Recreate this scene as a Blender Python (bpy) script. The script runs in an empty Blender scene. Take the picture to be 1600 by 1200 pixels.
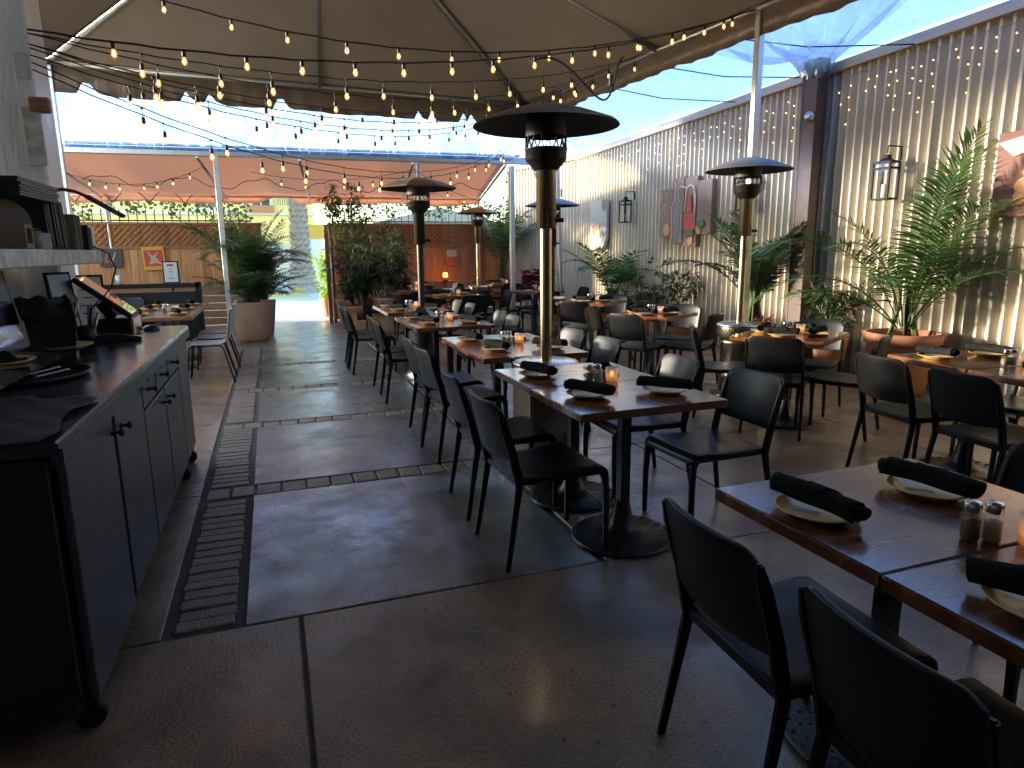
import bpy, bmesh, math, random
from mathutils import Vector, Matrix, Quaternion
rnd = random.Random(11)
D2R = math.radians
sc = bpy.context.scene
COL = sc.collection

# ------------------------------------------------------------------ scene helpers
def tag(o, label=None, cat=None, group=None, kind=None):
    if label: o['label'] = label
    if cat: o['category'] = cat
    if group: o['group'] = group
    if kind: o['kind'] = kind
    return o

def thing(name, label, cat, loc=(0, 0, 0), rz=0.0, group=None):
    o = bpy.data.objects.new(name, None)
    o.empty_display_size = 0.1
    COL.objects.link(o)
    o.location = loc
    o.rotation_euler = (0, 0, rz)
    return tag(o, label, cat, group)

KIDS = {}
def children(o):
    return KIDS.get(o.name, [])

def copy_tree(o, parent=None):
    c = o.copy()
    COL.objects.link(c)
    if parent is not None:
        c.parent = parent
        KIDS.setdefault(parent.name, []).append(c)
    for ch in children(o):
        copy_tree(ch, c)
    return c

class MB:
    """collects shapes and links them as one mesh object"""
    def __init__(s):
        s.v = []; s.f = []; s.mi = []; s.sm = []
    def add(s, verts, faces, mi=0, smooth=False):
        b = len(s.v)
        s.v.extend([tuple(p) for p in verts])
        for f in faces:
            s.f.append(tuple(i + b for i in f)); s.mi.append(mi); s.sm.append(smooth)
        return s
    def box(s, c, d, rz=0.0, mi=0, M=None):
        hx, hy, hz = d[0] / 2, d[1] / 2, d[2] / 2
        vs = [Vector((x, y, z)) for x in (-hx, hx) for y in (-hy, hy) for z in (-hz, hz)]
        if M is None: M = Matrix.Rotation(rz, 4, 'Z')
        vs = [M @ v + Vector(c) for v in vs]
        return s.add(vs, [(0, 1, 3, 2), (4, 6, 7, 5), (0, 4, 5, 1), (2, 3, 7, 6), (0, 2, 6, 4), (1, 5, 7, 3)], mi)
    def bar(s, a, b, w, h, mi=0, up=(0, 0, 1)):
        a = Vector(a); b = Vector(b); t = (b - a)
        L = t.length; t.normalize()
        u = Vector(up)
        if abs(t.dot(u)) > 0.98: u = Vector((0, 1, 0))
        x = t.cross(u).normalized(); y = x.cross(t).normalized()
        vs = []
        for p in (a, b):
            for sx, sy in ((-1, -1), (1, -1), (1, 1), (-1, 1)):
                vs.append(p + x * (sx * w / 2) + y * (sy * h / 2))
        return s.add(vs, [(3, 2, 1, 0), (4, 5, 6, 7), (0, 1, 5, 4), (1, 2, 6, 5), (2, 3, 7, 6), (3, 0, 4, 7)], mi)
    def tube(s, pts, r, seg=8, mi=0, cap=True, smooth=True):
        pts = [Vector(p) for p in pts]
        n = len(pts)
        rs = r if isinstance(r, (list, tuple)) else [r] * n
        vs = []; fs = []
        prev = None
        for i, p in enumerate(pts):
            t = (pts[min(i + 1, n - 1)] - pts[max(i - 1, 0)])
            if t.length < 1e-9: t = Vector((0, 0, 1))
            t.normalize()
            if prev is None:
                u = Vector((0, 0, 1)) if abs(t.z) < 0.9 else Vector((1, 0, 0))
                x = t.cross(u).normalized()
            else:
                x = (prev - t * prev.dot(t)).normalized()
            prev = x
            y = t.cross(x)
            for k in range(seg):
                a = 2 * math.pi * k / seg
                vs.append(p + (x * math.cos(a) + y * math.sin(a)) * rs[i])
        for i in range(n - 1):
            for k in range(seg):
                k2 = (k + 1) % seg
                fs.append((i * seg + k, i * seg + k2, (i + 1) * seg + k2, (i + 1) * seg + k))
        s.add(vs, fs, mi, smooth)
        if cap:
            b = len(s.v) - n * seg
            s.f.append(tuple(b + k for k in reversed(range(seg)))); s.mi.append(mi); s.sm.append(False)
            s.f.append(tuple(b + (n - 1) * seg + k for k in range(seg))); s.mi.append(mi); s.sm.append(False)
        return s
    def lathe(s, prof, c=(0, 0, 0), seg=20, mi=0, smooth=True, M=None):
        vs = []; fs = []
        c = Vector(c)
        for (r, z) in prof:
            for k in range(seg):
                a = 2 * math.pi * k / seg
                p = Vector((max(r, 1e-4) * math.cos(a), max(r, 1e-4) * math.sin(a), z))
                if M is not None: p = M @ p
                vs.append(p + c)
        for i in range(len(prof) - 1):
            for k in range(seg):
                k2 = (k + 1) % seg
                fs.append((i * seg + k, i * seg + k2, (i + 1) * seg + k2, (i + 1) * seg + k))
        return s.add(vs, fs, mi, smooth)
    def ball(s, c, r, seg=8, rings=5, mi=0):
        prof = [(r * math.sin(math.pi * i / rings), -r * math.cos(math.pi * i / rings)) for i in range(rings + 1)]
        return s.lathe(prof, c, seg, mi)
    def grid(s, fn, nu, nv, mi=0, smooth=True):
        vs = [fn(i / nu, j / nv) for i in range(nu + 1) for j in range(nv + 1)]
        fs = [(i * (nv + 1) + j, (i + 1) * (nv + 1) + j, (i + 1) * (nv + 1) + j + 1, i * (nv + 1) + j + 1)
              for i in range(nu) for j in range(nv)]
        return s.add(vs, fs, mi, smooth)
    def prism(s, poly, a, b, mi=0, M=None):
        """polygon in local xy, extruded z a..b"""
        n = len(poly)
        vs = [Vector((x, y, a)) for x, y in poly] + [Vector((x, y, b)) for x, y in poly]
        if M is not None: vs = [M @ v for v in vs]
        fs = [tuple(reversed(range(n))), tuple(range(n, 2 * n))]
        fs += [(i, (i + 1) % n, n + (i + 1) % n, n + i) for i in range(n)]
        return s.add(vs, fs, mi)
    def build(s, name, mats, parent=None, bevel=0.0, bseg=1, loc=None, rz=None, recalc=False):
        me = bpy.data.meshes.new(name)
        me.from_pydata(s.v, [], s.f)
        if not isinstance(mats, (list, tuple)): mats = [mats]
        for m in mats: me.materials.append(m)
        me.polygons.foreach_set('material_index', s.mi)
        me.polygons.foreach_set('use_smooth', s.sm)
        if bevel or recalc:
            bm = bmesh.new(); bm.from_mesh(me)
            if recalc: bmesh.ops.recalc_face_normals(bm, faces=bm.faces[:])
            if bevel:
                ed = [e for e in bm.edges if len(e.link_faces) == 2 and e.calc_face_angle(0) > 0.6]
                bmesh.ops.bevel(bm, geom=ed, offset=bevel, segments=bseg, affect='EDGES', clamp_overlap=True)
            bm.to_mesh(me); bm.free()
        me.update()
        o = bpy.data.objects.new(name, me)
        COL.objects.link(o)
        if parent is not None:
            o.parent = parent
            KIDS.setdefault(parent.name, []).append(o)
        if loc is not None: o.location = loc
        if rz is not None: o.rotation_euler = (0, 0, rz)
        return o

def solidify(o, t, offset=0.0):
    m = o.modifiers.new('thickness', 'SOLIDIFY'); m.thickness = t; m.offset = offset
    return o

# ------------------------------------------------------------------ materials
def newmat(name):
    m = bpy.data.materials.new(name); m.use_nodes = True
    nt = m.node_tree; nt.nodes.clear()
    out = nt.nodes.new('ShaderNodeOutputMaterial')
    return m, nt, out

def mat(name, col, rough=0.5, metal=0.0, col2=None, scale=8.0, stretch=(1, 1, 1), detail=6.0, contrast=0.5,
        bump=0.0, bscale=None, bstretch=None, coat=0.0, coatr=0.1, spec=0.5, rvar=0.0, trans=0.0, emit=None, estr=0.0,
        alpha=1.0, sss=0.0, translucent=0.0, tcol=None):
    m, nt, out = newmat(name)
    N = nt.nodes; L = nt.links
    p = N.new('ShaderNodeBsdfPrincipled')
    p.inputs['Base Color'].default_value = (*col, 1)
    p.inputs['Roughness'].default_value = rough
    p.inputs['Metallic'].default_value = metal
    p.inputs['Coat Weight'].default_value = coat
    p.inputs['Coat Roughness'].default_value = coatr
    p.inputs['Specular IOR Level'].default_value = spec
    p.inputs['Transmission Weight'].default_value = trans
    if emit:
        p.inputs['Emission Color'].default_value = (*emit, 1); p.inputs['Emission Strength'].default_value = estr
    tc = mp = nz = None
    if col2 is not None or rvar or bump:
        tc = N.new('ShaderNodeTexCoord'); mp = N.new('ShaderNodeMapping')
        mp.inputs['Scale'].default_value = stretch
        L.new(tc.outputs['Object'], mp.inputs['Vector'])
        nz = N.new('ShaderNodeTexNoise'); nz.inputs['Scale'].default_value = scale; nz.inputs['Detail'].default_value = detail
        nz.inputs['Roughness'].default_value = 0.62
        L.new(mp.outputs['Vector'], nz.inputs['Vector'])
    if col2 is not None:
        r = N.new('ShaderNodeValToRGB')
        r.color_ramp.elements[0].position = 0.5 - contrast / 2; r.color_ramp.elements[0].color = (*col, 1)
        r.color_ramp.elements[1].position = 0.5 + contrast / 2; r.color_ramp.elements[1].color = (*col2, 1)
        L.new(nz.outputs['Fac'], r.inputs['Fac']); L.new(r.outputs['Color'], p.inputs['Base Color'])
    if rvar:
        mr = N.new('ShaderNodeMapRange')
        mr.inputs['From Min'].default_value = 0.3; mr.inputs['From Max'].default_value = 0.7
        mr.inputs['To Min'].default_value = max(0.02, rough - rvar); mr.inputs['To Max'].default_value = min(1, rough + rvar)
        L.new(nz.outputs['Fac'], mr.inputs['Value']); L.new(mr.outputs['Result'], p.inputs['Roughness'])
    if bump:
        src = nz
        if bscale:
            src = N.new('ShaderNodeTexNoise'); src.inputs['Scale'].default_value = bscale; src.inputs['Detail'].default_value = 5
            mp2 = N.new('ShaderNodeMapping'); mp2.inputs['Scale'].default_value = bstretch or stretch
            L.new(tc.outputs['Object'], mp2.inputs['Vector']); L.new(mp2.outputs['Vector'], src.inputs['Vector'])
        b = N.new('ShaderNodeBump'); b.inputs['Strength'].default_value = bump; b.inputs['Distance'].default_value = 0.02
        L.new(src.outputs['Fac'], b.inputs['Height']); L.new(b.outputs['Normal'], p.inputs['Normal'])
    sh = p.outputs['BSDF']
    if translucent:
        t = N.new('ShaderNodeBsdfTranslucent'); t.inputs['Color'].default_value = (*(tcol or col), 1)
        mx = N.new('ShaderNodeMixShader'); mx.inputs['Fac'].default_value = translucent
        L.new(sh, mx.inputs[1]); L.new(t.outputs['BSDF'], mx.inputs[2]); sh = mx.outputs['Shader']
    L.new(sh, out.inputs['Surface'])
    return m

def plank_mat(name, cols, axis, width, rough=0.6, grain_axis=2, bump=0.25):
    """boards told apart by position: each board gets its own tone, with grain along grain_axis"""
    m, nt, out = newmat(name); N = nt.nodes; L = nt.links
    p = N.new('ShaderNodeBsdfPrincipled'); p.inputs['Roughness'].default_value = rough
    tc = N.new('ShaderNodeTexCoord'); sep = N.new('ShaderNodeSeparateXYZ'); L.new(tc.outputs['Object'], sep.inputs['Vector'])
    dv = N.new('ShaderNodeMath'); dv.operation = 'DIVIDE'; dv.inputs[1].default_value = width
    L.new(sep.outputs[axis], dv.inputs[0])
    fl = N.new('ShaderNodeMath'); fl.operation = 'FLOOR'; L.new(dv.outputs[0], fl.inputs[0])
    wn = N.new('ShaderNodeTexWhiteNoise'); wn.noise_dimensions = '1D'; L.new(fl.outputs[0], wn.inputs['W'])
    r = N.new('ShaderNodeValToRGB')
    els = r.color_ramp.elements
    els[0].color = (*cols[0], 1); els[1].color = (*cols[-1], 1)
    for i, c in enumerate(cols[1:-1]):
        e = els.new((i + 1) / (len(cols) - 1)); e.color = (*c, 1)
    L.new(wn.outputs['Value'], r.inputs['Fac'])
    mp = N.new('ShaderNodeMapping'); s = [22, 22, 22]; s[grain_axis] = 1.3; mp.inputs['Scale'].default_value = s
    L.new(tc.outputs['Object'], mp.inputs['Vector'])
    nz = N.new('ShaderNodeTexNoise'); nz.inputs['Scale'].default_value = 1.5; nz.inputs['Detail'].default_value = 6; nz.inputs['Distortion'].default_value = 0.6
    L.new(mp.outputs['Vector'], nz.inputs['Vector'])
    mr = N.new('ShaderNodeMapRange'); mr.inputs['From Min'].default_value = .25; mr.inputs['From Max'].default_value = .75
    mr.inputs['To Min'].default_value = .5; mr.inputs['To Max'].default_value = 1.2
    L.new(nz.outputs['Fac'], mr.inputs['Value'])
    mul = N.new('ShaderNodeVectorMath'); mul.operation = 'SCALE'
    L.new(r.outputs['Color'], mul.inputs[0]); L.new(mr.outputs['Result'], mul.inputs['Scale'])
    L.new(mul.outputs['Vector'], p.inputs['Base Color'])
    b = N.new('ShaderNodeBump'); b.inputs['Strength'].default_value = bump; b.inputs['Distance'].default_value = .01
    L.new(nz.outputs['Fac'], b.inputs['Height']); L.new(b.outputs['Normal'], p.inputs['Normal'])
    L.new(p.outputs['BSDF'], out.inputs['Surface'])
    return m

def vinyl_mat(name, tint, clear, milky, wr=3.0, stretch=(1, 1, 1), milkcol=(.75, .82, .9), lines=.14):
    m, nt, out = newmat(name); N = nt.nodes; L = nt.links
    tc = N.new('ShaderNodeTexCoord'); mp = N.new('ShaderNodeMapping'); mp.inputs['Scale'].default_value = stretch
    L.new(tc.outputs['Object'], mp.inputs['Vector'])
    nz = N.new('ShaderNodeTexNoise'); nz.inputs['Scale'].default_value = wr; nz.inputs['Detail'].default_value = 7; nz.inputs['Distortion'].default_value = 1.2
    nz.inputs['Roughness'].default_value = .6
    L.new(mp.outputs['Vector'], nz.inputs['Vector'])
    mr = N.new('ShaderNodeMapRange'); mr.inputs['From Min'].default_value = .38; mr.inputs['From Max'].default_value = .72
    mr.inputs['To Min'].default_value = milky * .5; mr.inputs['To Max'].default_value = milky * 1.9
    L.new(nz.outputs['Fac'], mr.inputs['Value'])
    bp = N.new('ShaderNodeBump'); bp.inputs['Strength'].default_value = .8; bp.inputs['Distance'].default_value = .04
    L.new(nz.outputs['Fac'], bp.inputs['Height'])
    # fold lines of the crumpled sheet
    n2 = N.new('ShaderNodeTexNoise'); n2.inputs['Scale'].default_value = wr * 1.6; n2.inputs['Detail'].default_value = 2.5; n2.inputs['Distortion'].default_value = .8
    L.new(mp.outputs['Vector'], n2.inputs['Vector'])
    sb = N.new('ShaderNodeMath'); sb.operation = 'SUBTRACT'; sb.inputs[1].default_value = .5; L.new(n2.outputs['Fac'], sb.inputs[0])
    ab = N.new('ShaderNodeMath'); ab.operation = 'ABSOLUTE'; L.new(sb.outputs[0], ab.inputs[0])
    ml = N.new('ShaderNodeMapRange'); ml.inputs['From Min'].default_value = 0; ml.inputs['From Max'].default_value = .022
    ml.inputs['To Min'].default_value = lines; ml.inputs['To Max'].default_value = 0; L.new(ab.outputs[0], ml.inputs['Value'])
    ad = N.new('ShaderNodeMath'); ad.operation = 'ADD'; ad.use_clamp = True; L.new(mr.outputs['Result'], ad.inputs[0]); L.new(ml.outputs['Result'], ad.inputs[1])
    tr = N.new('ShaderNodeBsdfTransparent'); tr.inputs['Color'].default_value = (*tint, 1)
    tl = N.new('ShaderNodeBsdfTranslucent'); tl.inputs['Color'].default_value = (*milkcol, 1); L.new(bp.outputs['Normal'], tl.inputs['Normal'])
    gl = N.new('ShaderNodeBsdfGlossy'); gl.inputs['Roughness'].default_value = .12; gl.inputs['Color'].default_value = (.9, .9, .9, 1); L.new(bp.outputs['Normal'], gl.inputs['Normal'])
    m1 = N.new('ShaderNodeMixShader'); L.new(ad.outputs[0], m1.inputs['Fac']); L.new(tr.outputs[0], m1.inputs[1]); L.new(tl.outputs[0], m1.inputs[2])
    m2 = N.new('ShaderNodeMixShader'); m2.inputs['Fac'].default_value = 1 - clear; L.new(m1.outputs[0], m2.inputs[1]); L.new(gl.outputs[0], m2.inputs[2])
    L.new(m2.outputs[0], out.inputs['Surface'])
    return m

def lamp_glass(name, col, estr, clear=.55):
    m, nt, out = newmat(name); N = nt.nodes; L = nt.links
    tr = N.new('ShaderNodeBsdfTransparent'); tr.inputs['Color'].default_value = (1, .82, .6, 1)
    em = N.new('ShaderNodeEmission'); em.inputs['Color'].default_value = (*col, 1); em.inputs['Strength'].default_value = estr
    gl = N.new('ShaderNodeBsdfGlossy'); gl.inputs['Roughness'].default_value = .05
    m1 = N.new('ShaderNodeMixShader'); m1.inputs['Fac'].default_value = 1 - clear; L.new(tr.outputs[0], m1.inputs[1]); L.new(em.outputs[0], m1.inputs[2])
    m2 = N.new('ShaderNodeMixShader'); m2.inputs['Fac'].default_value = .1; L.new(m1.outputs[0], m2.inputs[1]); L.new(gl.outputs[0], m2.inputs[2])
    L.new(m2.outputs[0], out.inputs['Surface'])
    return m

def glass_mat(name, tint=(.95, .97, .97), gloss=.12, body=0.0, bodycol=(.8, .8, .8)):
    m, nt, out = newmat(name); N = nt.nodes; L = nt.links
    tr = N.new('ShaderNodeBsdfTransparent'); tr.inputs['Color'].default_value = (*tint, 1)
    gl = N.new('ShaderNodeBsdfGlossy'); gl.inputs['Roughness'].default_value = .04
    df = N.new('ShaderNodeBsdfTranslucent'); df.inputs['Color'].default_value = (*bodycol, 1)
    m1 = N.new('ShaderNodeMixShader'); m1.inputs['Fac'].default_value = body; L.new(tr.outputs[0], m1.inputs[1]); L.new(df.outputs[0], m1.inputs[2])
    m2 = N.new('ShaderNodeMixShader'); m2.inputs['Fac'].default_value = gloss; L.new(m1.outputs[0], m2.inputs[1]); L.new(gl.outputs[0], m2.inputs[2])
    L.new(m2.outputs[0], out.inputs['Surface'])
    return m

M = {}
M['mortar'] = mat('mortar', (.05, .043, .037), .8, col2=(.11, .095, .08), scale=30, bump=.4)
def concrete(name, a, b, rough, cior=1.6):
    m, nt, out = newmat(name); N = nt.nodes; L = nt.links
    p = N.new('ShaderNodeBsdfPrincipled'); p.inputs['Specular IOR Level'].default_value = .6; p.inputs['Coat Roughness'].default_value = .2; p.inputs['Coat IOR'].default_value = cior
    tc = N.new('ShaderNodeTexCoord')
    n1 = N.new('ShaderNodeTexNoise'); n1.inputs['Scale'].default_value = 1.7; n1.inputs['Detail'].default_value = 9; n1.inputs['Roughness'].default_value = .66; n1.inputs['Distortion'].default_value = .8
    n2 = N.new('ShaderNodeTexNoise'); n2.inputs['Scale'].default_value = 95; n2.inputs['Detail'].default_value = 4
    mp = N.new('ShaderNodeMapping'); mp.inputs['Scale'].default_value = (55, 9, 1); mp.inputs['Rotation'].default_value = (0, 0, .04)
    n3 = N.new('ShaderNodeTexNoise'); n3.inputs['Scale'].default_value = 1.2; n3.inputs['Detail'].default_value = 3
    n4 = N.new('ShaderNodeTexNoise'); n4.inputs['Scale'].default_value = 5; n4.inputs['Detail'].default_value = 5
    for n in (n1, n2, n4): L.new(tc.outputs['Object'], n.inputs['Vector'])
    L.new(tc.outputs['Object'], mp.inputs['Vector']); L.new(mp.outputs['Vector'], n3.inputs['Vector'])
    r = N.new('ShaderNodeValToRGB'); r.color_ramp.elements[0].position = .38; r.color_ramp.elements[0].color = (*a, 1)
    r.color_ramp.elements[1].position = .62; r.color_ramp.elements[1].color = (*b, 1)
    L.new(n1.outputs['Fac'], r.inputs['Fac'])
    n5 = N.new('ShaderNodeTexNoise'); n5.inputs['Scale'].default_value = 3.2; n5.inputs['Detail'].default_value = 8; n5.inputs['Roughness'].default_value = .7; L.new(tc.outputs['Object'], n5.inputs['Vector'])
    cw = N.new('ShaderNodeMapRange'); cw.inputs['From Min'].default_value = .36; cw.inputs['From Max'].default_value = .62; cw.inputs['To Min'].default_value = .15; cw.inputs['To Max'].default_value = 1.0
    L.new(n5.outputs['Fac'], cw.inputs['Value']); L.new(cw.outputs['Result'], p.inputs['Coat Weight'])
    cr = N.new('ShaderNodeMapRange'); cr.inputs['From Min'].default_value = .35; cr.inputs['From Max'].default_value = .65; cr.inputs['To Min'].default_value = .34; cr.inputs['To Max'].default_value = .15
    L.new(n1.outputs['Fac'], cr.inputs['Value']); L.new(cr.outputs['Result'], p.inputs['Coat Roughness'])
    # worn pits and drips with a shape of their own
    vo = N.new('ShaderNodeTexVoronoi'); vo.inputs['Scale'].default_value = 11; L.new(tc.outputs['Object'], vo.inputs['Vector'])
    cp = N.new('ShaderNodeMath'); cp.operation = 'LESS_THAN'; cp.inputs[1].default_value = .07; L.new(vo.outputs['Distance'], cp.inputs[0])
    cm = N.new('ShaderNodeMath'); cm.operation = 'GREATER_THAN'; cm.inputs[1].default_value = .5; L.new(n4.outputs['Fac'], cm.inputs[0])
    cc = N.new('ShaderNodeMath'); cc.operation = 'MULTIPLY'; L.new(cp.outputs[0], cc.inputs[0]); L.new(cm.outputs[0], cc.inputs[1])
    mx = N.new('ShaderNodeMix'); mx.data_type = 'RGBA'; mx.inputs['B'].default_value = (.012, .011, .01, 1)
    L.new(cc.outputs[0], mx.inputs['Factor']); sp_ = N.new('ShaderNodeMapRange'); sp_.inputs['From Min'].default_value = .36; sp_.inputs['From Max'].default_value = .62; sp_.inputs['To Min'].default_value = .62; sp_.inputs['To Max'].default_value = 1.25
    L.new(n2.outputs['Fac'], sp_.inputs['Value'])
    ml = N.new('ShaderNodeVectorMath'); ml.operation = 'SCALE'; L.new(r.outputs['Color'], ml.inputs[0]); L.new(sp_.outputs['Result'], ml.inputs['Scale'])
    L.new(ml.outputs['Vector'], mx.inputs['A']); L.new(mx.outputs['Result'], p.inputs['Base Color'])
    mr = N.new('ShaderNodeMapRange'); mr.inputs['From Min'].default_value = .3; mr.inputs['From Max'].default_value = .7
    mr.inputs['To Min'].default_value = rough - .1; mr.inputs['To Max'].default_value = rough + .14
    L.new(n4.outputs['Fac'], mr.inputs['Value']); L.new(mr.outputs['Result'], p.inputs['Roughness'])
    a1 = N.new('ShaderNodeMath'); a1.operation = 'MULTIPLY_ADD'; a1.inputs[1].default_value = .4; L.new(n2.outputs['Fac'], a1.inputs[0])
    a0 = N.new('ShaderNodeMath'); a0.operation = 'MULTIPLY'; a0.inputs[1].default_value = .28; L.new(n3.outputs['Fac'], a0.inputs[0]); L.new(a0.outputs[0], a1.inputs[2])
    a2 = N.new('ShaderNodeMath'); a2.operation = 'MULTIPLY_ADD'; a2.inputs[1].default_value = 1.1; L.new(n4.outputs['Fac'], a2.inputs[0]); L.new(a1.outputs[0], a2.inputs[2])
    a3 = N.new('ShaderNodeMath'); a3.operation = 'SUBTRACT'; L.new(a2.outputs[0], a3.inputs[0]); L.new(cc.outputs[0], a3.inputs[1])
    b_ = N.new('ShaderNodeBump'); b_.inputs['Strength'].default_value = .5; b_.inputs['Distance'].default_value = .012
    L.new(a3.outputs[0], b_.inputs['Height']); L.new(b_.outputs['Normal'], p.inputs['Normal'])
    L.new(p.outputs['BSDF'], out.inputs['Surface'])
    return m
M['concrete'] = concrete('concrete', (.085, .076, .065), (.27, .248, .215), .34, 2.0)
M['concrete_brown'] = concrete('stained_concrete_warm_bounce', (.12, .070, .038), (.32, .20, .115), .42)  # stained concrete; warm tone reflected from the tent is painted into the brown
M['concrete_far'] = concrete('worn_concrete', (.13, .105, .085), (.30, .25, .205), .38, 1.7)
M['brick'] = mat('brick', (.16, .112, .085), .45, col2=(.34, .25, .195), scale=14, bump=.5, bscale=60, rvar=.1)
M['road'] = mat('road', (.42, .42, .42), .75, col2=(.52, .52, .51), scale=9, bump=.3, bscale=40)
M['yellow_paint'] = mat('yellow_paint', (.65, .45, .06), .6, col2=(.5, .36, .08), scale=12)
M['black_plastic'] = mat('black_plastic', (.006, .006, .0062), .38, bump=.04, bscale=260, rvar=.05, scale=5, spec=.3)
M['black_metal'] = mat('black_metal', (.008, .008, .009), .55, bump=.1, bscale=90, spec=.2)
M['cast_iron'] = mat('cast_iron', (.012, .011, .012), .3, bump=.25, bscale=70)
M['table_wood'] = mat('table_wood', (.11, .034, .014), .24, col2=(.25, .09, .038), scale=2.2, stretch=(2, 9, 3), contrast=.6, bump=.012, bscale=5, bstretch=(3, 26, 3), coat=.6, coatr=.12, rvar=.07)
M['table_edge'] = mat('table_edge', (.045, .018, .009), .3, col2=(.13, .055, .026), scale=3, stretch=(6, 6, 20), contrast=.6, coat=.3, coatr=.2)
M['plate'] = mat('plate_glaze', (.66, .40, .10), .36, col2=(.68, .45, .17), scale=12, coat=.15)
M['napkin'] = mat('napkin_cloth', (.012, .012, .011), .9, col2=(.024, .023, .021), scale=14, bump=.9, bscale=46, bstretch=(.5, 1.5, 1.5), spec=.06)
M['steel'] = mat('stainless', (.60, .57, .52), .27, 1.0, rvar=.025, scale=6)
M['galv'] = mat('galvanised', (.42, .43, .44), .42, .85, col2=(.56, .57, .58), scale=12)
M['brass'] = mat('worn_brass', (.40, .325, .20), .3, 1.0, col2=(.27, .22, .14), scale=6, stretch=(1, 1, .3), rvar=.1)
M['bronze'] = mat('hammered_bronze', (.19, .13, .08), .45, .6, col2=(.26, .18, .11), scale=14, bump=.15, bscale=50)
M['dark_bronze'] = mat('dark_bronze', (.03, .024, .02), .4, .6, bump=.1, bscale=60)
M['grey_hood'] = mat('grey_hood', (.26, .27, .29), .45, .6, col2=(.2, .2, .21), scale=9)
M['flat_black'] = mat('flat_black', (.012, .011, .01), .6)  # plain black, also painted as the shade inside gaps, vents and keyholes
M['tank_tan'] = mat('tan_panel', (.33, .25, .15), .5, col2=(.26, .19, .11), scale=5)
M['fabric'] = mat('tent_fabric', (.36, .315, .265), .75, col2=(.43, .38, .32), scale=1.3, bump=.3, bscale=3.2)
M['valance'] = mat('brown_valance', (.20, .16, .13), .3, col2=(.22, .17, .135), scale=3, stretch=(9, 9, 1), bump=.5, bscale=4, bstretch=(9, 9, 1), translucent=.15)
M['orange_fabric'] = mat('orange_fabric', (.62, .44, .35), .85, col2=(.68, .50, .40), scale=1.5, bump=.15, bscale=2, translucent=.5, tcol=(.76, .48, .36))
M['vinyl'] = vinyl_mat('clear_vinyl', (.25, .345, .60), .95, .13, .9, (2.2, 1, .5), (.8, .86, .95), .3)
M['vinyl_side'] = vinyl_mat('clear_vinyl_side', (.30, .36, .62), .95, .17, 1.7, (.6, 2.4, .6), (.92, .95, 1.0), .5)
M['vinyl_milky'] = vinyl_mat('milky_vinyl', (.96, .97, 1.0), .95, .34, 1.2, (1, 1, .5), (.9, .88, .84))  # for the unseen left sheets, milky so they act as a soft source
M['vinyl_sky'] = vinyl_mat('skylight_vinyl', (.60, .63, .68), .94, .2, 1.4, (3, .5, 1))
M['wall_metal'] = mat('painted_corrugated_metal', (.50, .435, .335), .45, col2=(.56, .495, .39), scale=2.2, stretch=(1, 1, .25), rvar=.1)
M['wall_cap'] = mat('wall_cap', (.38, .30, .21), .5, col2=(.46, .37, .27), scale=4)
M['rust_steel'] = mat('rusty_steel', (.05, .034, .028), .55, .3, col2=(.095, .062, .048), scale=7, bump=.2, bscale=25)
M['plaster'] = mat('pillar_plaster', (.66, .64, .61), .4, col2=(.82, .80, .78), scale=4, stretch=(3, 3, .6), bump=.7, bscale=9, rvar=.12)
M['plaster_dark'] = mat('inner_plaster', (.14, .12, .10), .8)
M['terracotta'] = mat('terracotta', (.36, .14, .065), .7, col2=(.46, .20, .105), scale=5, bump=.15, bscale=40)
M['terracotta_tan'] = mat('tan_terracotta', (.38, .22, .13), .75, col2=(.45, .28, .17), scale=4, bump=.12, bscale=40)
M['soil'] = mat('soil', (.02, .014, .01), .95, bump=.8, bscale=60)
def leafmat(name, a, b, t=.3):
    return mat(name, a, .42, col2=b, scale=2.5, contrast=.5, translucent=t, tcol=(b[0] * 1.7, b[1] * 1.7, b[2] * 1.1), spec=.5)
M['palm'] = leafmat('palm_leaf', (.022, .06, .014), (.06, .135, .025))
M['palm_dark'] = leafmat('dark_palm_leaf', (.016, .042, .02), (.04, .085, .035), .22)
M['leaf'] = leafmat('shrub_leaf', (.014, .036, .014), (.036, .075, .022), .25)
M['leaf_pale'] = leafmat('olive_leaf', (.03, .05, .022), (.075, .105, .05), .3)
M['leaf_lime'] = leafmat('lime_leaf', (.14, .26, .03), (.26, .40, .06), .4)
M['stem'] = mat('green_stem', (.10, .10, .035), .6, col2=(.06, .085, .03), scale=9)
M['wood_stem'] = mat('woody_stem', (.13, .085, .05), .85, col2=(.2, .14, .09), scale=9)
M['red_leaf'] = mat('red_bract', (.15, .010, .022), .55, translucent=.12, col2=(.22, .02, .03), scale=6)
M['fence_wood'] = plank_mat('fence_boards', [(.52, .27, .12), (.58, .32, .15), (.45, .21, .09), (.62, .37, .18), (.54, .29, .13)], 0, .145)
M['fence_rail'] = plank_mat('bench_boards', [(.33, .19, .10), (.29, .16, .085), (.36, .22, .12)], 2, .15, grain_axis=0)
M['fence_shaded_red'] = plank_mat('shaded_red_fence_boards', [(.42, .18, .09), (.50, .235, .12), (.37, .145, .07), (.46, .205, .10)], 0, .145)  # darker copy of the fence wood, with its shade painted into the boards
M['lattice'] = mat('lattice_wood', (.34, .16, .075), .7, col2=(.44, .23, .115), scale=6, stretch=(1, 1, 1))
M['post_wood'] = mat('post_wood', (.30, .15, .07), .65, col2=(.22, .10, .045), scale=3, stretch=(8, 8, .6), bump=.2)
M['bar_paint'] = mat('bar_paint', (.035, .036, .038), .34, col2=(.06, .062, .065), scale=2, stretch=(26, 26, .7), bump=.35, bscale=2.4, bstretch=(40, 40, .8), rvar=.06)
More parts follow.
